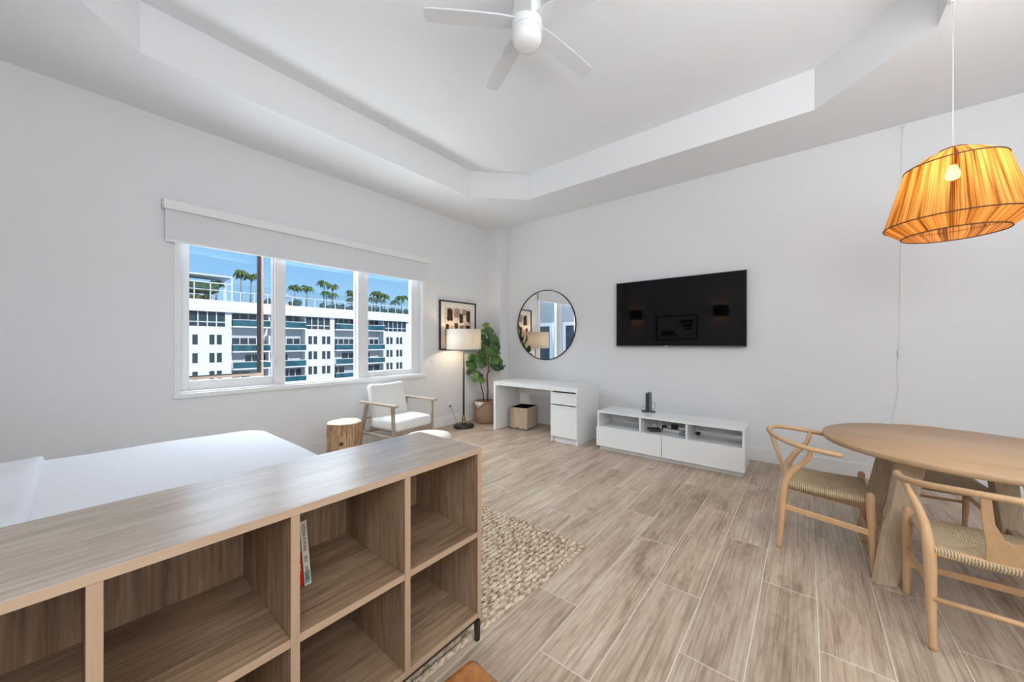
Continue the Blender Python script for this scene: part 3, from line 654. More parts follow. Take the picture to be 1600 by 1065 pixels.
co = MB(); stube(co, [(-4.377,3.80,0.305,0.003),(-4.33,3.80,0.24,0.003),(-4.28,3.80,0.14,0.003),(-4.22,3.80,0.06,0.003),(-4.16,3.80,0.010,0.003)], 6)
o = obj('power_cord', co, M['grey_plastic'], fl); o.location = -fl.location
def socket(loc, label, face):
    t = thing('wall_socket', label, 'socket', loc, face)
    obj('plate', MB().box(0,0.006,-0.036,0.036,-0.058,0.058), M['white_plastic'], t, bevel=0.002)
    obj('outlet', MB().box(0.006,0.008,-0.017,0.017,0.008,0.042), M['white_satin'], t)
    obj('outlet', MB().box(0.006,0.008,-0.017,0.017,-0.042,-0.008), M['white_satin'], t)
    return t
socket((-4.4,3.80,0.31), 'white wall socket with the lamp plug behind the floor lamp', 0)
pg = thing('lamp_plug', 'small grey plug in the wall socket left of the floor lamp', 'plug', (-4.391,3.80,0.285))
obj('body', MB().box(0,0.022,-0.013,0.013,0.0,0.030), M['grey_plastic'], pg, bevel=0.004)

# ------------------------------------------------------------------ fiddle leaf fig in a basket
ft = thing('fiddle_leaf_fig', 'fiddle-leaf fig with broad green leaves in the corner', 'plant', (-4.10, 4.33, 0.02))
R_ = Vector((0.774,0.633,0)); F_ = Vector((-0.633,0.774,0))
def fp(u, v, dd=0.0):
    """point in the fig's own frame: u to the right, v up, dd away"""
    p = R_*u+F_*dd; return Vector((p.x, p.y, v))
tr = MB(); stube(tr, [(*fp(0.02,0.22),0.013),(*fp(0.03,0.5),0.012),(*fp(0.02,0.72),0.012),(*fp(0.045,0.86),0.010),(*fp(0.04,1.05),0.009),(*fp(0.06,1.28),0.007),(*fp(0.02,1.52),0.005)], 8)
obj('trunk', tr, M['stem'], ft)
tr = MB(); stube(tr, [(*fp(-0.02,0.22),0.010),(*fp(-0.05,0.45),0.009),(*fp(-0.10,0.64),0.008),(*fp(-0.17,0.80),0.006),(*fp(-0.20,0.98),0.005)], 8)
obj('branch', tr, M['stem'], ft)
tr = MB(); stube(tr, [(*fp(0.03,0.78),0.008),(*fp(0.10,0.85),0.006),(*fp(0.20,0.87),0.004)], 8)
obj('branch', tr, M['stem'], ft)
def leaf_mesh():
    mb = MB(); n = 9; vs = []; fs = []
    wd = [0.02,0.16,0.24,0.25,0.30,0.40,0.44,0.38,0.20,0.02]
    for i in range(n+1):
        t = i/n; w = wd[i]; z = -0.28*t*t+0.10*t
        for s in (-1,-0.5,0,0.5,1):
            vs.append((t, s*w, z+abs(s)*w*0.32+0.012*math.sin(t*22)*abs(s)))
    for i in range(n):
        for j in range(4):
            a = i*5+j; fs.append((a, a+1, a+6, a+5))
    mb.add(vs, fs, True)
    mb.tube([(0,0,-0.004),(0.3,0,-0.002),(0.6,0,-0.045),(0.95,0,-0.15)],[0.016,0.013,0.009,0.004],5)
    mb.tube([(-0.14,0,-0.02),(0,0,-0.004)],[0.016,0.016],5)
    return mb.mesh('leaf', M['leaf'])
lm = leaf_mesh()
# (u, v of the leaf's base, depth, direction angle in the view plane, depth tilt, length, roll)
leaves = [(0.02,1.50,0,105,0.3,0.17,0),(0.02,1.44,0,150,0.2,0.15,40),(0.04,1.38,0.02,80,-0.2,0.20,10),(0.05,1.30,-0.03,60,0.3,0.20,-20),
 (0.09,1.26,-0.05,65,-0.4,0.22,15),(0.12,1.22,0.02,40,0.4,0.18,30),(0.05,1.22,0.04,120,0.4,0.20,0),(-0.02,1.22,0.03,170,0.3,0.17,20),
 (0.14,1.30,-0.02,-75,-0.3,0.20,-10),(0.06,1.12,-0.06,55,-0.9,0.20,0),(0.08,1.16,0.04,10,0.3,0.18,30),(0.07,1.06,-0.08,85,-0.8,0.22,0),
 (-0.02,1.02,-0.05,110,-0.6,0.22,10),(-0.01,0.98,-0.03,150,-0.5,0.22,-30),(0.03,0.93,-0.05,175,-0.6,0.20,0),(0.08,0.98,-0.07,25,-0.9,0.24,0),
 (0.08,0.95,0.03,5,0.1,0.24,20),(0.10,0.92,-0.03,-12,-0.4,0.24,-30),(0.06,0.93,0.08,-20,0.5,0.22,0),(0.09,0.88,0,0,0.1,0.29,75),(0.02,0.96,0.07,135,0.8,0.22,0),
 (0.05,1.08,0.06,100,0.9,0.21,0),(0.12,1.08,0.05,45,0.7,0.19,0),
 (-0.20,0.98,0,125,0.2,0.17,0),(-0.20,0.96,-0.02,95,-0.6,0.18,10),(-0.18,0.92,-0.03,160,-0.6,0.19,-20),(-0.15,0.86,-0.03,140,-0.9,0.20,0),(-0.12,0.90,0,60,0.3,0.15,30),
 (-0.16,0.82,0,-60,-0.3,0.20,0),(-0.15,0.80,-0.02,-100,-0.5,0.20,0),(-0.17,0.80,0,175,0.1,0.19,30),(-0.12,0.72,-0.02,-35,-0.4,0.16,20),(0.0,1.16,-0.04,140,-0.5,0.18,0),(0.0,1.32,-0.03,130,-0.6,0.17,0)]
for (u, v, dd, ang, tilt, ln_, roll) in leaves:
    a = math.radians(ang)
    d = (R_*math.cos(a)+Vector((0,0,1))*math.sin(a)+F_*tilt).normalized()
    x = fp(u, v, dd)
    side = d.cross(F_*-1).normalized() if abs(d.dot(F_)) < 0.95 else R_
    nrm = side.cross(d)*-1; 
    if nrm.dot(F_) > 0: nrm = -nrm; 
    side = nrm.cross(d)
    m = Matrix((d, side, nrm)).transposed().to_4x4()
    m = m @ Matrix.Rotation(math.radians(roll), 4, 'X') @ Matrix.Scale(ln_*0.88, 4)
    o = obj('leaf', lm, None, ft); o.matrix_local = Matrix.Translation(x) @ m
bs = thing('woven_basket', 'brown woven basket planter with a folded rim in the corner', 'basket', (-4.10, 4.33, 0))
obj('body', MB().lathe([(0.001,0.003),(0.165,0.003),(0.185,0.03),(0.195,0.16),(0.190,0.30),(0.184,0.345),(0.178,0.340),(0.182,0.24),(0.16,0.20),(0.001,0.20)], 48), M['basket'], bs)
obj('rim', MB().tube([(0.185*math.cos(t*PI/20),0.185*math.sin(t*PI/20),0.342) for t in range(40)],0.010,8,closed=True), M['basket'], bs)
obj('soil', MB().lathe([(0.001,0.212),(0.178,0.208)], 32), M['soil'], bs)
fd = MB(); q = []
for i in range(9):
    t = math.radians(-118+i*8)
    q.append((t, 0.35, 0.35-0.10*(1-abs(i-4)/4)))
vs = []
for (t, a, b) in q: vs += [(0.200*math.cos(t),0.200*math.sin(t),a+0.002),(0.206*math.cos(t),0.206*math.sin(t),b)]
fd.add(vs, [(2*i,2*i+2,2*i+3,2*i+1) for i in range(8)], True)
o = obj('folded_flap', fd, M['cream'], bs, label='pale folded-down corner of the rim'); sm = o.modifiers.new('s','SOLIDIFY'); sm.thickness = 0.006; sm.offset = 1
# ------------------------------------------------------------------ framed picture
pc = thing('framed_picture', 'square framed abstract print of dark brush marks behind the lamp', 'picture', (-4.4, 3.975, 1.585))
h = 0.392
def frame_ring(mb, x0, x1, a, w):
    return mb.box(x0,x1,-a,a,a-w,a).box(x0,x1,-a,a,-a,-a+w).box(x0,x1,-a,-a+w,-a+w,a-w).box(x0,x1,a-w,a,-a+w,a-w)
obj('frame', frame_ring(MB(), 0.002, 0.034, h, 0.022), M['black'], pc, bevel=0.002)
obj('mat_board', MB().box(0.004,0.018,-h+0.022,h-0.022,-h+0.022,h-0.022), M['matboard'], pc)
art = obj('print', MB().box(0.018,0.0195,-0.285,0.285,-0.285,0.285), M['canvas'], pc)
rr = random.Random(4)
def blotch(cy, cz, w, hh, m, x):
    n = 26; poly = []
    for i in range(n):
        t = 2*PI*i/n; ct, stt = math.cos(t), math.sin(t)
        k = 1/max(abs(ct), abs(stt))**0.75*(0.86+0.2*rr.random())
        poly.append((cy+w*ct*k, cz+hh*stt*k))
    vs = [(x, a, b) for a, b in poly]+[(x+0.0006, a, b) for a, b in poly]
    fs = [tuple(range(n, 2*n))]+[(i, (i+1) % n, n+(i+1) % n, n+i) for i in range(n)]
    return obj('brush_mark', MB().add(vs, fs), m, art)
for (cy, cz, w, hh, mm) in ((-0.18,0.17,0.065,0.12,'ink'),(-0.03,0.20,0.07,0.09,'ink2'),(0.06,0.12,0.045,0.10,'ink'),(0.13,0.22,0.05,0.06,'ink2'),(0.22,0.16,0.05,0.12,'ink'),
    (-0.23,-0.03,0.04,0.06,'ink'),(-0.14,-0.08,0.045,0.09,'ink3'),(-0.05,-0.04,0.045,0.10,'ink'),(0.07,-0.05,0.05,0.08,'ink2'),(0.21,-0.07,0.06,0.10,'ink'),
    (-0.22,-0.20,0.04,0.08,'ink3'),(-0.08,-0.23,0.06,0.05,'ink2'),(0.08,-0.21,0.05,0.07,'ink3'),(0.22,-0.23,0.045,0.05,'ink2')):
    blotch(cy, cz, w*0.95, hh*0.85, M[mm], 0.0196)

# ------------------------------------------------------------------ desk, bin, mirror
dk = thing('desk', 'white desk with a drawer and cupboard under the round mirror', 'desk', (-3.65, 4.02, 0))
obj('desk_top', MB().box(0,1.425,0,0.60,0.672,0.728), M['white_satin'], dk, bevel=0.002)
obj('side_panel', MB().box(0,0.045,0,0.60,0,0.672), M['white_satin'], dk, bevel=0.002)
obj('back_rail', MB().box(0.045,1.03,0.555,0.573,0.49,0.672).tube([(0.09,0.553,0.60),(0.09,0.5555,0.60)],0.008,12), M['white_satin'], dk)
cb_ = obj('cabinet', MB().box(1.03,1.048,0.005,0.60,0,0.672).box(1.405,1.425,0.0,0.60,0,0.672).box(1.048,1.405,0.02,0.60,0.07,0.09).box(1.048,1.405,0.585,0.60,0.09,0.672).box(1.048,1.405,0.03,0.045,0,0.07), M['white_satin'], dk, bevel=0.0015)
dr_ = obj('drawer', MB().box(1.033,1.422,-0.012,0.008,0.502,0.650), M['white_satin'], dk, bevel=0.002)
obj('lip', MB().box(1.033,1.430,-0.020,0.0,0.640,0.654), M['white_satin'], dr_, bevel=0.002)
do_ = obj('door', MB().box(1.033,1.422,-0.012,0.008,0.080,0.478), M['white_satin'], dk, bevel=0.002)
obj('lip', MB().box(1.033,1.430,-0.020,0.0,0.470,0.488), M['white_satin'], do_, bevel=0.002)

bn = thing('storage_bin', 'wood-veneer bin with a black inside under the desk', 'bin', (-3.385, 4.44, 0), math.radians(9))
bx, by, bh_ = 0.15, 0.19, 0.325
obj('body', MB().box(-bx,bx,-by,-by+0.012,0.012,bh_).box(-bx,bx,by-0.012,by,0.012,bh_).box(-bx,-bx+0.012,-by+0.012,by-0.012,0.012,bh_).box(bx-0.012,bx,-by+0.012,by-0.012,0.012,bh_), M['binwood'], bn, bevel=0.002)
obj('liner', MB().box(-bx+0.012,bx-0.012,-by+0.012,by-0.012,0.012,0.03).box(-bx+0.012,-bx+0.015,-by+0.015,by-0.015,0.03,bh_-0.004).box(bx-0.015,bx-0.012,-by+0.015,by-0.015,0.03,bh_-0.004).box(-bx+0.012,bx-0.012,-by+0.012,-by+0.015,0.03,bh_-0.004).box(-bx+0.012,bx-0.012,by-0.015,by-0.012,0.03,bh_-0.004), M['matte_black'], bn)
obj('base', MB().box(-bx+0.004,bx-0.004,-by+0.004,by-0.004,0,0.012), M['black_plastic'], bn)
obj('notch', MB().box(-0.03,0.0,-by-0.001,-by+0.004,0.012,0.028), M['black_plastic'], bn)

mi = thing('round_mirror', 'large round mirror in a thin dark frame above the desk', 'mirror', (-3.228, 4.8, 1.592))
n = 96; r = 0.552
obj('glass', MB().add([(r*math.cos(2*PI*i/n), -0.016, r*math.sin(2*PI*i/n)) for i in range(n)]+[(r*math.cos(2*PI*i/n), -0.002, r*math.sin(2*PI*i/n)) for i in range(n)],
    [tuple(range(n)), tuple(range(2*n-1, n-1, -1))]+[(i, n+i, n+(i+1) % n, (i+1) % n) for i in range(n)]), M['mirror'], mi)
vs = []; fs = []
for i in range(n):
    c, s_ = math.cos(2*PI*i/n), math.sin(2*PI*i/n)
    for (rr_, y) in ((0.549,-0.026),(0.560,-0.026),(0.560,-0.001),(0.549,-0.001)): vs.append((rr_*c, y, rr_*s_))
for i in range(n):
    j = (i+1) % n
    for k in range(4): fs.append((4*i+k, 4*i+(k+1) % 4, 4*j+(k+1) % 4, 4*j+k))
obj('frame', MB().add(vs, fs), M['bronze'], mi)

# ------------------------------------------------------------------ TV and console
tv = thing('television', 'flat black television mounted on the wall above the console', 'television', (-1.258, 4.8, 1.257))
obj('body', MB().box(-0.755,0.755,-0.062,-0.028,0.0,0.862), M['black_plastic'], tv, bevel=0.003)
obj('wall_mount', MB().box(-0.25,0.25,-0.028,0.0,0.22,0.62), M['black'], tv)
obj('screen', MB().box(-0.748,0.748,-0.0635,-0.0615,0.016,0.855), M['screen'], tv)
obj('bezel', MB().box(-0.756,0.756,-0.0645,-0.0605,-0.001,0.013).box(-0.757,-0.752,-0.064,-0.03,0,0.863).box(0.752,0.757,-0.064,-0.03,0,0.863).box(-0.757,0.757,-0.064,-0.03,0.859,0.864), M['grey_plastic'], tv)
obj('maker_mark', MB().box(-0.118,-0.085,-0.0655,-0.0645,0.003,0.009), M['white_plastic'], tv)

cs = thing('media_console', 'long low white media console under the television', 'console', (-1.98, 4.08, 0))
CL, CD, CH = 1.53, 0.42, 0.47
obj('plinth', MB().box(0.02,CL-0.02,0.035,CD-0.02,0,0.048), M['white_satin'], cs)
obj('top_board', MB().box(0,CL,0.0,CD,CH-0.020,CH), M['white_gloss'], cs, bevel=0.0015)
obj('side_panel', MB().box(0,0.020,0.0,CD,0.048,CH-0.020), M['white_gloss'], cs, bevel=0.0015)
obj('side_panel', MB().box(CL-0.020,CL,0.0,CD,0.048,CH-0.020), M['white_gloss'], cs, bevel=0.0015)
obj('shelf', MB().box(0.020,CL-0.020,0.004,CD,0.270,0.286), M['white_gloss'], cs)
obj('bottom_board', MB().box(0.020,CL-0.020,0.01,CD,0.048,0.064), M['white_satin'], cs)
for x in (0.522, 1.012): obj('divider', MB().box(x-0.009,x+0.009,0.002,CD-0.012,0.286,CH-0.020), M['white_gloss'], cs, bevel=0.001)
obj('back_panel', MB().box(0.020,CL-0.020,CD-0.012,CD-0.006,0.315,CH-0.020).box(0.020,CL-0.020,CD-0.012,CD-0.006,0.064,0.270), M['white_satin'], cs)
obj('drawer', MB().box(-0.004,CL/2-0.0025,-0.020,-0.001,0.054,0.280), M['white_gloss'], cs, bevel=0.0015)
obj('drawer', MB().box(CL/2+0.0025,CL+0.004,-0.020,-0.001,0.054,0.280), M['white_gloss'], cs, bevel=0.0015)

ro = thing('router', 'dark grey upright router standing on the console', 'router', (-1.475, 4.42, 0.47), math.radians(22))
obj('stand', MB().box(-0.075,0.075,-0.065,0.065,0.0,0.010), M['black_plastic'], ro, bevel=0.004)
obj('body', MB().box(-0.030,0.002,-0.055,0.055,0.010,0.225), M['black_plastic'], ro, bevel=0.003)
obj('side_cover', MB().box(0.003,0.036,-0.060,0.060,0.010,0.235), M['grey_plastic'], ro, bevel=0.004)
ca = MB(); stube(ca, [(0.02,0.055,0.12,0.0025),(0.05,0.08,0.11,0.0025),(0.085,0.07,0.07,0.0025),(0.07,0.075,0.025,0.0025),(0.03,0.062,0.03,0.0025)], 6)
stube(ca, [(-0.03,0.03,0.02,0.0016),(-0.06,0.0,0.055,0.0016),(-0.08,-0.01,0.04,0.0016),(-0.078,-0.01,0.008,0.0016)], 6)
obj('cable', ca, M['grey_plastic'], ro)

SZ = 0.286
mo = thing('set_top_box', 'flat black box on the middle console shelf', 'set-top box', (-1.35, 4.25, SZ), math.radians(30))
obj('body', MB().box(-0.065,0.065,-0.055,0.055,0.004,0.030), M['black_plastic'], mo, bevel=0.003)
obj('foot', MB().box(-0.05,0.05,-0.04,0.04,0,0.004), M['black_plastic'], mo)
ps = thing('power_strip', 'white power strip behind the flat black box in the console', 'power strip', (-1.145, 4.33, SZ), math.radians(-8))
obj('body', MB().box(-0.13,0.13,-0.025,0.025,0.0,0.032), M['white_plastic'], ps, bevel=0.006)
for i in range(5): obj('outlet', MB().box(-0.10+i*0.045,-0.075+i*0.045,-0.014,0.014,0.032,0.033), M['grey_plastic'], ps)
for (x, y, lab, s) in ((-1.27,4.365,'black power adapter at the left end behind the power strip',0.9),(-1.17,4.405,'larger black power adapter behind the middle of the power strip',1.2)):
    a = thing('power_adapter', lab, 'adapter', (x, y, SZ), 0.2, 'adapters in the console')
    obj('body', MB().box(-0.03*s,0.03*s,-0.018*s,0.018*s,0.0,0.062*s), M['black_plastic'], a, bevel=0.004)
ca = MB(); stube(ca, [(-1.31,4.30,SZ+0.02,0.0025),(-1.36,4.36,SZ+0.09,0.0025),(-1.32,4.40,SZ+0.12,0.0025),(-1.27,4.38,SZ+0.05,0.0025)], 6)
stube(ca, [(-1.02,4.30,SZ+0.006,0.003),(-0.99,4.27,SZ+0.006,0.003),(-1.03,4.24,SZ+0.006,0.003),(-1.09,4.27,SZ+0.008,0.003),(-1.03,4.28,SZ+0.03,0.003),(-1.02,4.33,SZ+0.02,0.003)], 6)
tag(obj('loose_cable', ca, M['black_plastic']), 'coiled black cables around the power strip in the console', 'cable')
a = thing('cable_adapter', 'tiny black plug alone on the right console shelf', 'plug', (-0.915, 4.38, SZ))
obj('body', MB().box(-0.022,0.022,-0.012,0.012,0,0.034), M['black_plastic'], a, bevel=0.003); obj('pin', MB().box(-0.032,-0.022,-0.006,0.006,0.010,0.022), M['grey_plastic'], a)

# ------------------------------------------------------------------ dining table
tb = thing('dining_table', 'round light-oak dining table on splayed slab legs', 'table', (0.69, 3.16, 0))
nn = 96; prof = [(0.001,0.686),(0.570,0.686),(0.598,0.690),(0.603,0.700),(0.603,0.714),(0.600,0.720),(0.001,0.7205)]
obj('table_top', MB().lathe(prof, nn), M['oak_top'], tb)
for (sx, sy) in ((-1,-1),(-1,1),(1,-1),(1,1)):
    d = Vector((sx, sy*1.0, 0)).normalized(); p = Vector((-d.y, d.x, 0))
    cb0 = Vector((-0.045, -0.01, 0))+Vector((sx*0.315, sy*0.375, 0)); ct0 = Vector((-0.03, -0.01, 0.686))+Vector((sx*0.205, sy*0.235, 0))
    wB, wT, tk = 0.046, 0.060, 0.022
    # wide face looks out along the table's Y side, slab thickness along its other axis
    p = Vector((math.cos(math.radians(-25*sx*sy*-1)), math.sin(math.radians(-25*sx*sy*-1)), 0)); d2 = Vector((-p.y, p.x, 0))
    bot = [cb0-p*wB-d2*tk, cb0+p*wB-d2*tk, cb0+p*wB+d2*tk, cb0-p*wB+d2*tk]
    top = [ct0-p*wT-d2*tk, ct0+p*wT-d2*tk, ct0+p*wT+d2*tk, ct0-p*wT+d2*tk]
    obj('leg', MB().hexa(bot, top), M['oak_leg'], tb, bevel=0.003)
for sx in (-1, 1): obj('stretcher', MB().box(-0.045+sx*0.29-0.02,-0.045+sx*0.29+0.02,-0.34,0.32,0.17,0.215), M['oak_leg'], tb, bevel=0.003)

# ------------------------------------------------------------------ wishbone chairs
def make_chair(label, loc, rz):
    t = thing('wishbone_chair', label, 'chair', loc, rz, 'wishbone chairs around the dining table')
    for s in (-1, 1):
        mb = MB(); stube(mb, [(-0.212,s*0.205,0.0,0.0125),(-0.200,s*0.207,0.15,0.016),(-0.190,s*0.209,0.34,0.0205),(-0.178,s*0.212,0.43,0.0205),(-0.145,s*0.217,0.50,0.018),(-0.095,s*0.232,0.565,0.016),(-0.066,s*0.252,0.615,0.0135),(-0.055,s*0.270,0.666,0.011)], 12)
        obj('leg', mb, M['beech'], t)
        mb = MB(); stube(mb, [(0.215,s*0.218,0.0,0.0125),(0.210,s*0.217,0.2,0.0165),(0.203,s*0.216,0.38,0.0200),(0.203,s*0.216,0.436,0.0190),(0.203,s*0.216,0.453,0.0145),(0.203,s*0.216,0.459,0.004)], 12)
        obj('leg', mb, M['beech'], t)
        obj('stretcher', MB().hexa([(-0.200,s*0.208-0.006,0.255),(0.208,s*0.217-0.006,0.215),(0.208,s*0.217+0.006,0.215),(-0.200,s*0.208+0.006,0.255)],
                                   [(-0.200,s*0.208-0.006,0.288),(0.208,s*0.217-0.006,0.250),(0.208,s*0.217+0.006,0.250),(-0.200,s*0.208+0.006,0.288)]), M['beech'], t, bevel=0.004)
    obj('stretcher', MB().obox((0.209,0,0.165),(0.014,0.43,0.032)), M['beech'], t, bevel=0.004)
    obj('stretcher', MB().tube([(-0.205,-0.206,0.215),(-0.205,0.206,0.215)],0.011,10), M['beech'], t)
    hp = [(0.078,0.268,0.655,0.010),(0.070,0.271,0.657,0.0145),(0.0,0.280,0.665,0.0150),(-0.10,0.272,0.676,0.0145),(-0.19,0.222,0.690,0.014),(-0.255,0.125,0.704,0.0135)]
    hp = hp+[(-0.278,0.0,0.708,0.0135)]+[(a,-b,c,d) for a,b,c,d in reversed(hp)]
    mb = MB(); stube(mb, hp, 12, 7); obj('bow_rail', mb, M['beech'], t)
    # Y splat, leaning from the rear seat rail up to the bow
    out = [(-0.062,0),(-0.066,0.30),(-0.082,0.62),(-0.094,1),(-0.066,1),(-0.050,0.62),(-0.020,0.40),(0,0.36),(0.020,0.40),(0.050,0.62),(0.066,1),(0.094,1),(0.082,0.62),(0.066,0.30),(0.062,0)]
    A = Vector((-0.188,0,0.415)); B = Vector((-0.268,0,0.700)); nrm = Vector((B.z-A.z,0,A.x-B.x)).normalized()*0.0045
    f_ = [A+(B-A)*q+Vector((0,y,0)) for y, q in out]; k = len(f_)
    obj('splat', MB().add([v+nrm for v in f_]+[v-nrm for v in f_], [tuple(range(k)), tuple(range(2*k-1,k-1,-1))]+[(i,k+i,k+(i+1) % k,(i+1) % k) for i in range(k)]), M['beech'], t, bevel=0.0015)
    obj('rear_rail', MB().obox((-0.187,0,0.412),(0.018,0.40,0.030)), M['beech'], t, bevel=0.005)
    # woven seat: four sectors meeting in the sagging middle
    co = {'fl':Vector((0.196,0.198,0.424)),'fr':Vector((0.196,-0.198,0.424)),'rl':Vector((-0.180,0.195,0.432)),'rr':Vector((-0.180,-0.195,0.432))}
    c1 = Vector((0.0,0.03,0.404)); c2 = Vector((0.0,-0.03,0.404))
    def sector(a, b, ca_, cb2, outv, m):
        mb = MB(); n = 10; rows = []
        for i in range(n+1):
            e_ = a+(b-a)*i/n
            if outv.x: e_ = e_+outv*0.006
            e_.z -= 0.006*math.sin(PI*i/n)
            inn = ca_+(cb2-ca_)*i/n
            row = [e_+outv*(-0.012)+Vector((0,0,-0.046)), e_+outv*0.004+Vector((0,0,-0.036)), e_+outv*0.016+Vector((0,0,-0.018)), e_+outv*0.008+Vector((0,0,-0.003)), e_+outv*-0.012]
            for q in (0.25,0.5,0.75,1.0): row.append((e_+outv*-0.012)*(1-q)+inn*q+Vector((0,0,0.005*math.sin(PI*q)*math.sin(PI*i/n))))
            rows.append(row)
        w = len(rows[0]); vs = [v for r_ in rows for v in r_]
        mb.add(vs, [(i*w+j,(i+1)*w+j,(i+1)*w+j+1,i*w+j+1) for i in range(n) for j in range(w-1)], True)
        return mb
    seat = obj('seat', MB().box(-0.165,0.185,-0.185,0.185,0.384,0.392), M['cord_y'], t)
    obj('cord_panel', sector(co['fl'],co['fr'],c1,c2,Vector((1,0,0)),None), M['cord_y'], seat)
    obj('cord_panel', sector(co['rr'],co['rl'],c2,c1,Vector((-1,0,0)),None), M['cord_y'], seat)
    obj('cord_panel', sector(co['rl'],co['fl'],c1,c1,Vector((0,1,0)),None), M['cord_x'], seat)
    obj('cord_panel', sector(co['fr'],co['rr'],c2,c2,Vector((0,-1,0)),None), M['cord_x'], seat)
    return t
ch = make_chair('light wishbone chair at the end of the table nearest the console', (0.082, 3.055, 0), 0)
dup(ch, (0.625, 2.52, 0), PI/2, 'light wishbone chair in front of the table, seen from behind its back')
dup(ch, (0.665, 3.65, 0), -PI/2+0.10, 'light wishbone chair on the far side of the table, beside the wall').scale = (1, 1, 0.97)

# ------------------------------------------------------------------ leather stool at the photographer's feet
ls = thing('leather_stool', 'tan leather stool seat just in front of the bookshelf', 'stool', (-0.49, 0.47, 0))
def stf(c):
    if c.z > 0.42: c.z += 0.014*((c.x/0.2)**2)-0.012*((c.y/0.2)**2)+0.004*math.sin(c.x*30)*math.sin(c.y*25)
obj('seat', from_bm('seat', soft_box(-0.215,0.215,-0.225,0.225,0.400,0.450,20,20,4,0.022,stf), M['leather']), None, ls)
for sx in (-1,1):
    for sy in (-1,1):
        obj('leg', MB().tube([(sx*0.185,sy*0.19,0),(sx*0.155,sy*0.16,0.405)],[0.011,0.016],12), M['stem'], ls)
    obj('stretcher', MB().tube([(sx*0.173,-0.178,0.15),(sx*0.173,0.178,0.15)],0.008,10), M['stem'], ls)

# ------------------------------------------------------------------ ceiling fan
fc = (-1.415, 1.885, 0)
fan = thing('ceiling_fan', 'white five-blade ceiling fan in the middle of the tray ceiling', 'fan', (fc[0], fc[1], ZT))
def fz(z): return z-ZT
obj('canopy', MB().lathe([(0.001,0.0),(0.075,0.0),(0.075,-0.03),(0.05,-0.055),(0.014,-0.06)], 40), M['opal'], fan)
obj('downrod', MB().tube([(0,0,-0.05),(0,0,fz(3.53))],0.013,16), M['opal'], fan)
obj('motor_housing', MB().lathe([(0.014,fz(3.545)),(0.085,fz(3.54)),(0.101,fz(3.52)),(0.101,fz(3.356)),(0.096,fz(3.350)),(0.001,fz(3.350))], 48), M['opal'], fan)
obj('light_collar', MB().lathe([(0.001,fz(3.348)),(0.094,fz(3.348)),(0.100,fz(3.343)),(0.100,fz(3.318)),(0.001,fz(3.318))], 48), M['opal'], fan)
obj('light_dome', MB().lathe([(0.097,fz(3.316)),(0.099,fz(3.300)),(0.093,fz(3.272)),(0.076,fz(3.253)),(0.045,fz(3.243)),(0.001,fz(3.240))], 48), M['opal'], fan)
for k in range(5):
    a = math.radians(81+72*k); ca_, sa_ = math.cos(a), math.sin(a)
    outl = [(0.085,-0.045),(0.18,-0.056),(0.40,-0.060),(0.635,-0.056),(0.660,-0.046),(0.665,0.0),(0.660,0.046),(0.635,0.056),(0.40,0.060),(0.18,0.056),(0.085,0.045)]
    bl = obj('blade', MB().prism(outl, -0.005, 0.005), M['blade'], fan, loc=(0,0,fz(3.40)), bevel=0.001)
    bl.rotation_euler = (Matrix.Rotation(a,3,'Z') @ Matrix.Rotation(math.radians(-5),3,'X')).to_euler()
    obj('blade_iron', MB().box(0.06,0.15,-0.03,0.03,0.0036,0.009), M['opal'], bl)

# ------------------------------------------------------------------ pendant lamp
pd = thing('pendant_lamp', 'large lit raffia pendant lamp hanging over the dining table', 'lamp', (0.667, 3.245, 1.9))
SEG = 288
def rib(t, z): return 1+0.006*(1 if int(round(t/(2*PI)*SEG)) % 2 else -1)
def zz(z): return z-1.9
shp = [(0.205,zz(1.94)),(0.281,zz(2.005)),(0.262,zz(2.075)),(0.243,zz(2.15)),(0.218,zz(2.25)),(0.195,zz(2.335)),(0.13,zz(2.385)),(0.055,zz(2.425))]
o = obj('lamp_shade', MB().lathe(shp, SEG, wob=rib), M['raffia'], pd, label='amber woven raffia shade')
for rr_, z in ((0.206,1.938),(0.283,2.005),(0.197,2.336),(0.055,2.426)):
    obj('wire_ring', MB().tube([(rr_*math.cos(t*PI/40),rr_*math.sin(t*PI/40),zz(z)) for t in range(80)],0.0035,6,closed=True), M['stem'], o)
mb = MB()
for k in range(3):
    a = k*2*PI/3; mb.tube([(0,0,zz(2.40)),(0.055*math.cos(a),0.055*math.sin(a),zz(2.426))],0.002,6)
obj('spider', mb, M['brass'], pd)
obj('lamp_socket', MB().lathe([(0.001,zz(2.40)),(0.018,zz(2.40)),(0.020,zz(2.34)),(0.016,zz(2.335))], 20), M['white_plastic'], pd)
obj('bulb', MB().lathe([(0.014,zz(2.335)),(0.022,zz(2.315)),(0.031,zz(2.285)),(0.026,zz(2.26)),(0.001,zz(2.248))], 20), M['bulb'], pd)
lamp('pendant_light', 'POINT', (0.667, 3.245, 2.22), None, 6, (1.0, 0.66, 0.32), 0.04)
obj('hanging_cord', MB().tube([(0,0,zz(2.40)),(0,0,zz(3.283))],0.0018,8), M['white_plastic'], pd)
hk = thing('ceiling_hook', 'small white swag hook in the ceiling above the pendant', 'hook', (0.667, 3.245, ZS))
obj('base', MB().lathe([(0.001,0),(0.016,0),(0.014,-0.008),(0.001,-0.010)], 16), M['white_plastic'], hk)
obj('hook', MB().tube([(0.008*math.cos(t),0,-0.016+0.008*math.sin(t)) for t in [i*PI/8 for i in range(-9,6)]],0.0022,6), M['white_plastic'], hk)
h2 = thing('wall_hook', 'tiny cord hook where the far wall meets the ceiling', 'hook', (0.697, 4.8, 3.275))
obj('base', MB().box(-0.008,0.008,-0.012,0,-0.008,0.012), M['white_plastic'], h2, bevel=0.002)
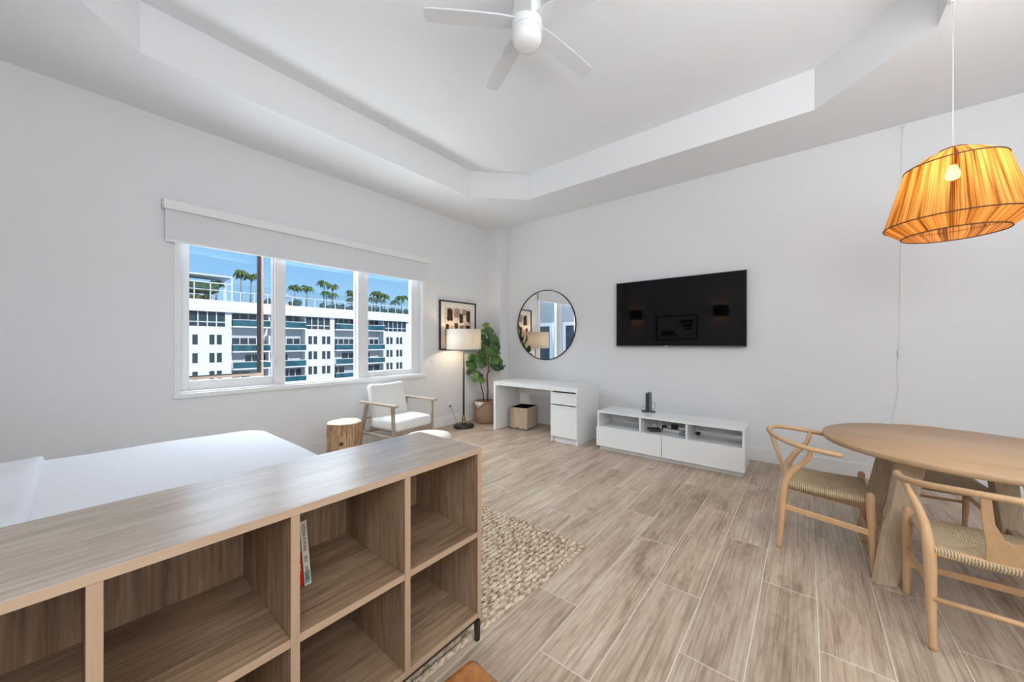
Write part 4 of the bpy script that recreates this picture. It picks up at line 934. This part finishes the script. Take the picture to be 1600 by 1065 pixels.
cd = MB(); pts = [(0.667,3.245,3.283,0.0016),(0.675,3.70,3.235,0.0016),(0.685,4.25,3.225,0.0016),(0.697,4.785,3.270,0.0016)]
stube(cd, pts, 6)
stube(cd, [(0.697,4.787,3.27,0.0016),(0.684,4.792,3.1,0.0016),(0.680,4.793,2.4,0.0016),(0.672,4.793,1.7,0.0016),(0.668,4.792,1.235,0.0016)], 6)
stube(cd, [(0.668,4.792,1.18,0.0016),(0.655,4.792,1.08,0.0016),(0.662,4.792,0.85,0.0016),(0.63,4.792,0.62,0.0016),(0.62,4.792,0.35,0.0016)], 6)
o = obj('power_cord', cd, M['white_plastic'], pd, label='thin white cord swagged to the far wall and down it'); o.location = -pd.location
sw = thing('cord_switch', 'small white inline switch on the cord down the wall', 'switch', (0.668, 4.790, 1.207))
obj('body', MB().box(-0.010,0.010,-0.012,0.006,-0.032,0.032), M['white_plastic'], sw, bevel=0.006); obj('rocker', MB().box(-0.005,0.005,-0.015,-0.011,-0.010,0.010), M['white_satin'], sw, bevel=0.001)
socket((0.62, 4.8, 0.30), 'white wall socket behind the dining table', -PI/2)

# ------------------------------------------------------------------ back wall behind the camera (seen in the television and mirror)
sc0 = thing('wall_sconce', 'bronze drum wall sconce left of the picture above the bed', 'sconce', (-3.98, YB, 2.15), 0, 'sconces over the bed')
mb = MB(); hv = []
for (rr_, z) in ((0.19,-0.15),(0.19,0.15),(0.184,0.15),(0.184,-0.15),(0.19,-0.15)):
    hv.append([(rr_*math.cos(t*PI/24), 0.01+rr_*0.85*math.sin(t*PI/24), z) for t in range(25)])
mb.add([v for r_ in hv for v in r_], [(i*25+j,i*25+j+1,(i+1)*25+j+1,(i+1)*25+j) for i in range(4) for j in range(24)], True)
obj('shade', mb, M['bronze'], sc0)
obj('backplate', MB().box(-0.05,0.05,0,0.012,-0.10,0.10), M['bronze'], sc0, bevel=0.002)
obj('bulb', MB().sphere((0,0.08,0.0),0.026,14,8,1.3), M['bulb2'], sc0)
dup(sc0, (-1.72, YB, 2.15), 0, 'bronze drum wall sconce right of the picture above the bed')
for x in (-3.98, -1.72): lamp('sconce_light', 'POINT', (x, YB+0.08, 2.15), None, 34, (1.0, 0.42, 0.16), 0.03)
p2 = thing('framed_print', 'landscape framed monochrome print on the wall above the bed', 'picture', (-2.83, YB, 1.74))
obj('frame', MB().box(-0.55,0.55,0,0.03,-0.35,-0.32).box(-0.55,0.55,0,0.03,0.32,0.35).box(-0.55,-0.52,0,0.03,-0.32,0.32).box(0.52,0.55,0,0.03,-0.32,0.32), M['black'], p2, bevel=0.002)
obj('mat_board', MB().box(-0.52,0.52,0.002,0.014,-0.32,0.32), M['matboard'], p2)
a2 = obj('print', MB().box(-0.46,0.46,0.014,0.0155,-0.26,0.26), M['paper'], p2)
for (x0,x1,z0,z1) in ((-0.42,0.02,-0.22,-0.16),(-0.40,-0.06,-0.15,-0.09),(0.10,0.44,0.12,0.22),(0.16,0.42,0.02,0.10),(0.22,0.43,-0.06,0.0)):
    obj('brush_mark', MB().box(x0,x1,0.0156,0.0162,z0,z1), M['ink'], a2)

# ------------------------------------------------------------------ the building across the street
BX = -75.0
bd = thing('apartment_building', 'white apartment block with teal glass balconies outside the window', 'building', (BX, 30, -25))
def bz(z): return z+25
def by_(y): return y-30
def bbox(mb, x0, x1, y0, y1, z0, z1): return mb.box(x0, x1, by_(y0), by_(y1), bz(z0), bz(z1))
rec = [(-2.0,5.5),(16.9,28.4),(34.0,45.1),(52.0,63.0)]
obj('recess_wall', bbox(MB(), -16, -1.8, -6, 70, -25, 6.5), M['stucco2'], bd)
segs = [(5.5,16.9),(28.4,34.0),(45.1,52.0)]
rows = [(1.1,2.7),(-1.85,-0.27),(-4.8,-3.22),(-7.75,-6.2),(-10.7,-9.1)]
for (a, b) in segs:
    obj('facade_panel', bbox(MB(), -1.8, 0, a, b, -25, 3.95), M['stucco'], bd)
    mb = MB(); bbox(mb, -1.8, 0, b-0.9 if b > 16 else b, b, 3.95, 6.5)
    obj('pier', mb, M['stucco'], bd)
    # penthouse window band
    n = max(2, int((b-a-0.9)/1.05)); w = (b-0.9-a)/n
    for i in range(n):
        f = obj('window', bbox(bbox(bbox(MB(),-0.25,-0.12,a+i*w,a+i*w+0.13,3.95,6.5),-0.25,-0.12,a+i*w+0.13,a+(i+1)*w,4.72,4.86),-0.25,-0.12,a+i*w+0.13,a+(i+1)*w,3.95,4.05), M['stucco'], bd)
        obj('pane', bbox(MB(),-0.40,-0.26,a+i*w,a+(i+1)*w,3.95,6.5), M['far_glass'], f)
pairs = {0:[(8.6,),(11.85,),(13.95,)], 1:[(28.95,),(31.5,)], 2:[(45.75,),(48.35,)]}
for k, lst in pairs.items():
    for (y,) in lst:
        for (z0, z1) in rows:
            for dy in (0.0, 0.95) if y != 11.85 else (0.0,):
                w = 0.66
                f = obj('window', bbox(MB(), 0.0, 0.06, y+dy-0.06, y+dy+w+0.06, z0-0.06, z1+0.06), M['stucco'], bd)
                obj('pane', bbox(MB(), 0.061, 0.075, y+dy, y+dy+w, z0, z1), M['far_glass'], f)
for ri, (a, b) in enumerate(rec):
    for k, zs in enumerate((4.2,-0.05,-3.0,-5.95,-8.9,-11.9)):
        hgt = 1.1
        mid = (a+b)/2
        for (p, q) in ((a, mid-0.25),(mid+0.25, b)) if ri in (1, 2) else ((a, b),):
            bal = obj('balcony', bbox(MB(), -1.8, 0.7, p, q, zs-0.22, zs), M['stucco'], bd)
            obj('glass_rail', bbox(MB(), 0.58, 0.64, p+0.05, q-0.05, zs+0.05, zs+hgt-0.05), M['teal_glass'], bal)
            obj('top_rail', bbox(MB(), 0.55, 0.68, p, q, zs+hgt-0.05, zs+hgt+0.05), M['stucco'], bal)
            # glazed doors at the back of the balcony
            d0, d1 = (p+0.3, q-0.3) if k < 2 else ((p+2.2, q-0.1) if (k % 2 == 0) != (p > mid) else (p+0.1, q-2.4))
            n = max(2, int((d1-d0)/1.05)); w = (d1-d0)/n
            top = zs+(2.25 if k else 2.3)
            dd = obj('balcony_door', bbox(MB(), -1.8, -1.72, d0, d1, zs, top), M['far_glass'], bal)
            fr = MB()
            for i in range(n+1): bbox(fr, -1.72, -1.66, d0+i*w-0.06, d0+i*w+0.06, zs, top)
            obj('door_frame', fr, M['stucco'], bal)
            bbox_p = obj('party_wall', bbox(MB(), -1.8, 0.0, q-0.12 if q < b else b-0.02, q+0.1 if q < b else b, zs, zs+2.7), M['stucco'], bal)
obj('parapet', bbox(bbox(MB(), -14, 0.75, -6, 70, 6.45, 7.4), -14, 0.45, -6, 70, 7.4, 8.35), M['stucco'], bd)
obj('roof_deck', bbox(MB(), -14, 0.0, -6, 70, 8.30, 8.36), M['stucco2'], bd)
for y in range(10, 62, 2):
    obj('roof_post', bbox(MB(), 0.1, 0.22, y+0.0, y+0.12, 8.35, 10.0 if y > 16 else 11.2), M['stucco'], bd)
obj('roof_rail', bbox(bbox(MB(), 0.1, 0.22, -6, 70, 9.95, 10.05), 0.1, 0.22, -6, 17.0, 11.1, 11.25), M['stucco'], bd)
obj('roof_rail_glass', bbox(MB(), 0.14, 0.18, 17, 70, 8.4, 11.3), M['rail_glass'], bd)
pg_ = obj('pergola', bbox(bbox(bbox(MB(), -5, 0.1, 5, 17.0, 12.3, 12.5), 0.0, 0.14, 16.8, 17.0, 8.35, 12.3), -5,-4.86, 16.8,17,8.35,12.3), M['stucco'], bd)
obj('canopy', bbox(MB(), -6, -1.5, 6, 15.5, 9.9, 11.3), M['hedge'], bd)
rr = random.Random(11)
def bush(name, y0, y1, z0, z1, x):
    mb = MB()
    for i in range(int((y1-y0)*3)):
        y = y0+rr.random()*(y1-y0); s = 0.35+rr.random()*0.3
        mb.sphere((x+rr.random()*0.8-0.4, by_(y), bz(z0)+rr.random()*(z1-z0)), s, 6, 4)
    return obj(name, mb, M['hedge'], bd, kind='stuff')
bush('roof_hedge', 11.5, 14, 8.5, 9.2, -1.5); bush('roof_hedge', 22, 27.5, 8.6, 9.3, -1.2); bush('roof_hedge', 32, 38, 8.5, 9.1, -1.2); bush('roof_hedge', 40, 62, 8.5, 9.2, -1.0)
um = obj('parasol', MB().lathe([(1.7,bz(10.35)),(0.9,bz(10.85)),(0.01,bz(11.15))], 12, (-3.5, by_(25.5), 0)).tube([(-3.5,by_(25.5),bz(8.3)),(-3.5,by_(25.5),bz(11.1))],0.05,6), M['stucco'], bd)

def palm_crown(rs, n=15):
    mb = MB(); r_ = random.Random(rs)
    for i in range(n):
        a = 2*PI*i/n+r_.random()*0.4; lnn = 1.5+r_.random()*0.4; lift = 0.1+r_.random()*0.75
        pts = []
        for k in range(7):
            t = k/6; pts.append((t*lnn*math.cos(a)*(1-0.12*t), t*lnn*math.sin(a)*(1-0.12*t), lift*math.sin(t*PI*0.75)*1.1-1.25*t*t))
        w = [0.06,0.26,0.36,0.38,0.32,0.20,0.03]
        px, py = -math.sin(a), math.cos(a); vs = []
        for k, (x, y, z) in enumerate(pts):
            vs += [(x+px*w[k], y+py*w[k], z-w[k]*0.5), (x, y, z), (x-px*w[k], y-py*w[k], z-w[k]*0.5)]
        mb.add(vs, [f for k in range(6) for f in ((3*k,3*k+1,3*k+4,3*k+3),(3*k+1,3*k+2,3*k+5,3*k+4))])
    return mb.mesh('crown', M['palm_green'])
crowns = [palm_crown(1), palm_crown(2), palm_crown(3)]
palms = [(18.6,14.0,1.2,-2.0,'tall rooftop palm, left of the pair in the left window pane'),(20.2,13.7,1.05,-2.5,'tall rooftop palm, right of the pair in the left window pane'),
 (15.6,12.0,1.0,-4.0,'small palm behind the roof pergola'),
 (27.4,12.6,1.1,-2.5,'left one of the two short palms in the middle window pane'),(29.4,12.6,1.1,-2.0,'right one of the two short palms in the middle window pane'),
 (32.7,14.0,1.25,-2.0,'tallest palm in the middle window pane, left of its clump'),(34.6,13.7,1.05,-2.6,'tall palm in the middle window pane, right of its clump'),
 (32.9,12.0,1.0,-1.5,'low palm at the foot of the tallest palm, left side'),(34.3,11.7,1.0,-1.6,'low palm at the foot of the tallest palm, right side'),
 (38.6,12.7,1.2,-2.0,'palm at the right edge of the middle window pane'),(38.3,11.2,1.1,-1.6,'low palm at the right edge of the middle window pane'),
 (44.4,13.1,1.25,-2.0,'tallest palm in the right window pane'),(46.8,12.9,1.2,-2.6,'palm right of the tallest one in the right window pane'),(43.4,11.7,1.0,-1.5,'low palm left of the tallest one in the right window pane'),(45.4,11.6,1.0,-1.7,'low palm under the tallest one in the right window pane'),
 (49.3,11.7,1.1,-2.0,'low palm near the right edge of the right window pane'),(51.2,12.9,1.4,-2.2,'palm at the right edge of the right window pane')]
for i, (y, z, s, dx, lab) in enumerate(palms):
    t = thing('palm_tree', lab, 'palm', (BX+dx, y, 8.36), 0, 'palms on the roof terrace')
    obj('trunk', MB().tube([(0,0,0),(0.08,0.05,(z-8.6)*0.5),(0,0.1,z-8.55)],[0.16,0.12,0.10],7), M['palm_trunk'], t)
    o = obj('crown', crowns[i % 3], None, t, loc=(0,0.1,z-8.6), rot=(0,0,i*1.3)); o.scale = (s*0.82,s*0.82,s*0.82)
nb = thing('neighbour_building', 'grey wing with white-framed dark windows outside to the left', 'building', (-5.2, -2.2, -12))
obj('wall', MB().box(-9,0,-8,0,0,20), M['stucco3'], nb)
for i in range(6):
    for k in range(4):
        y0 = -0.9-i*1.45; z0 = 12.2+(k-2)*2.9
        f = obj('window', MB().box(y0-1.0,y0,0,0.06,z0,z0+1.9), M['stucco'], nb)
        obj('pane', MB().box(y0-0.86,y0-0.14,0.06,0.07,z0+0.14,z0+1.76), M['far_glass'], f)
struct('ground_outside', MB().box(-140, -6, -80, 120, -25.4, -25.0), M['ground'])
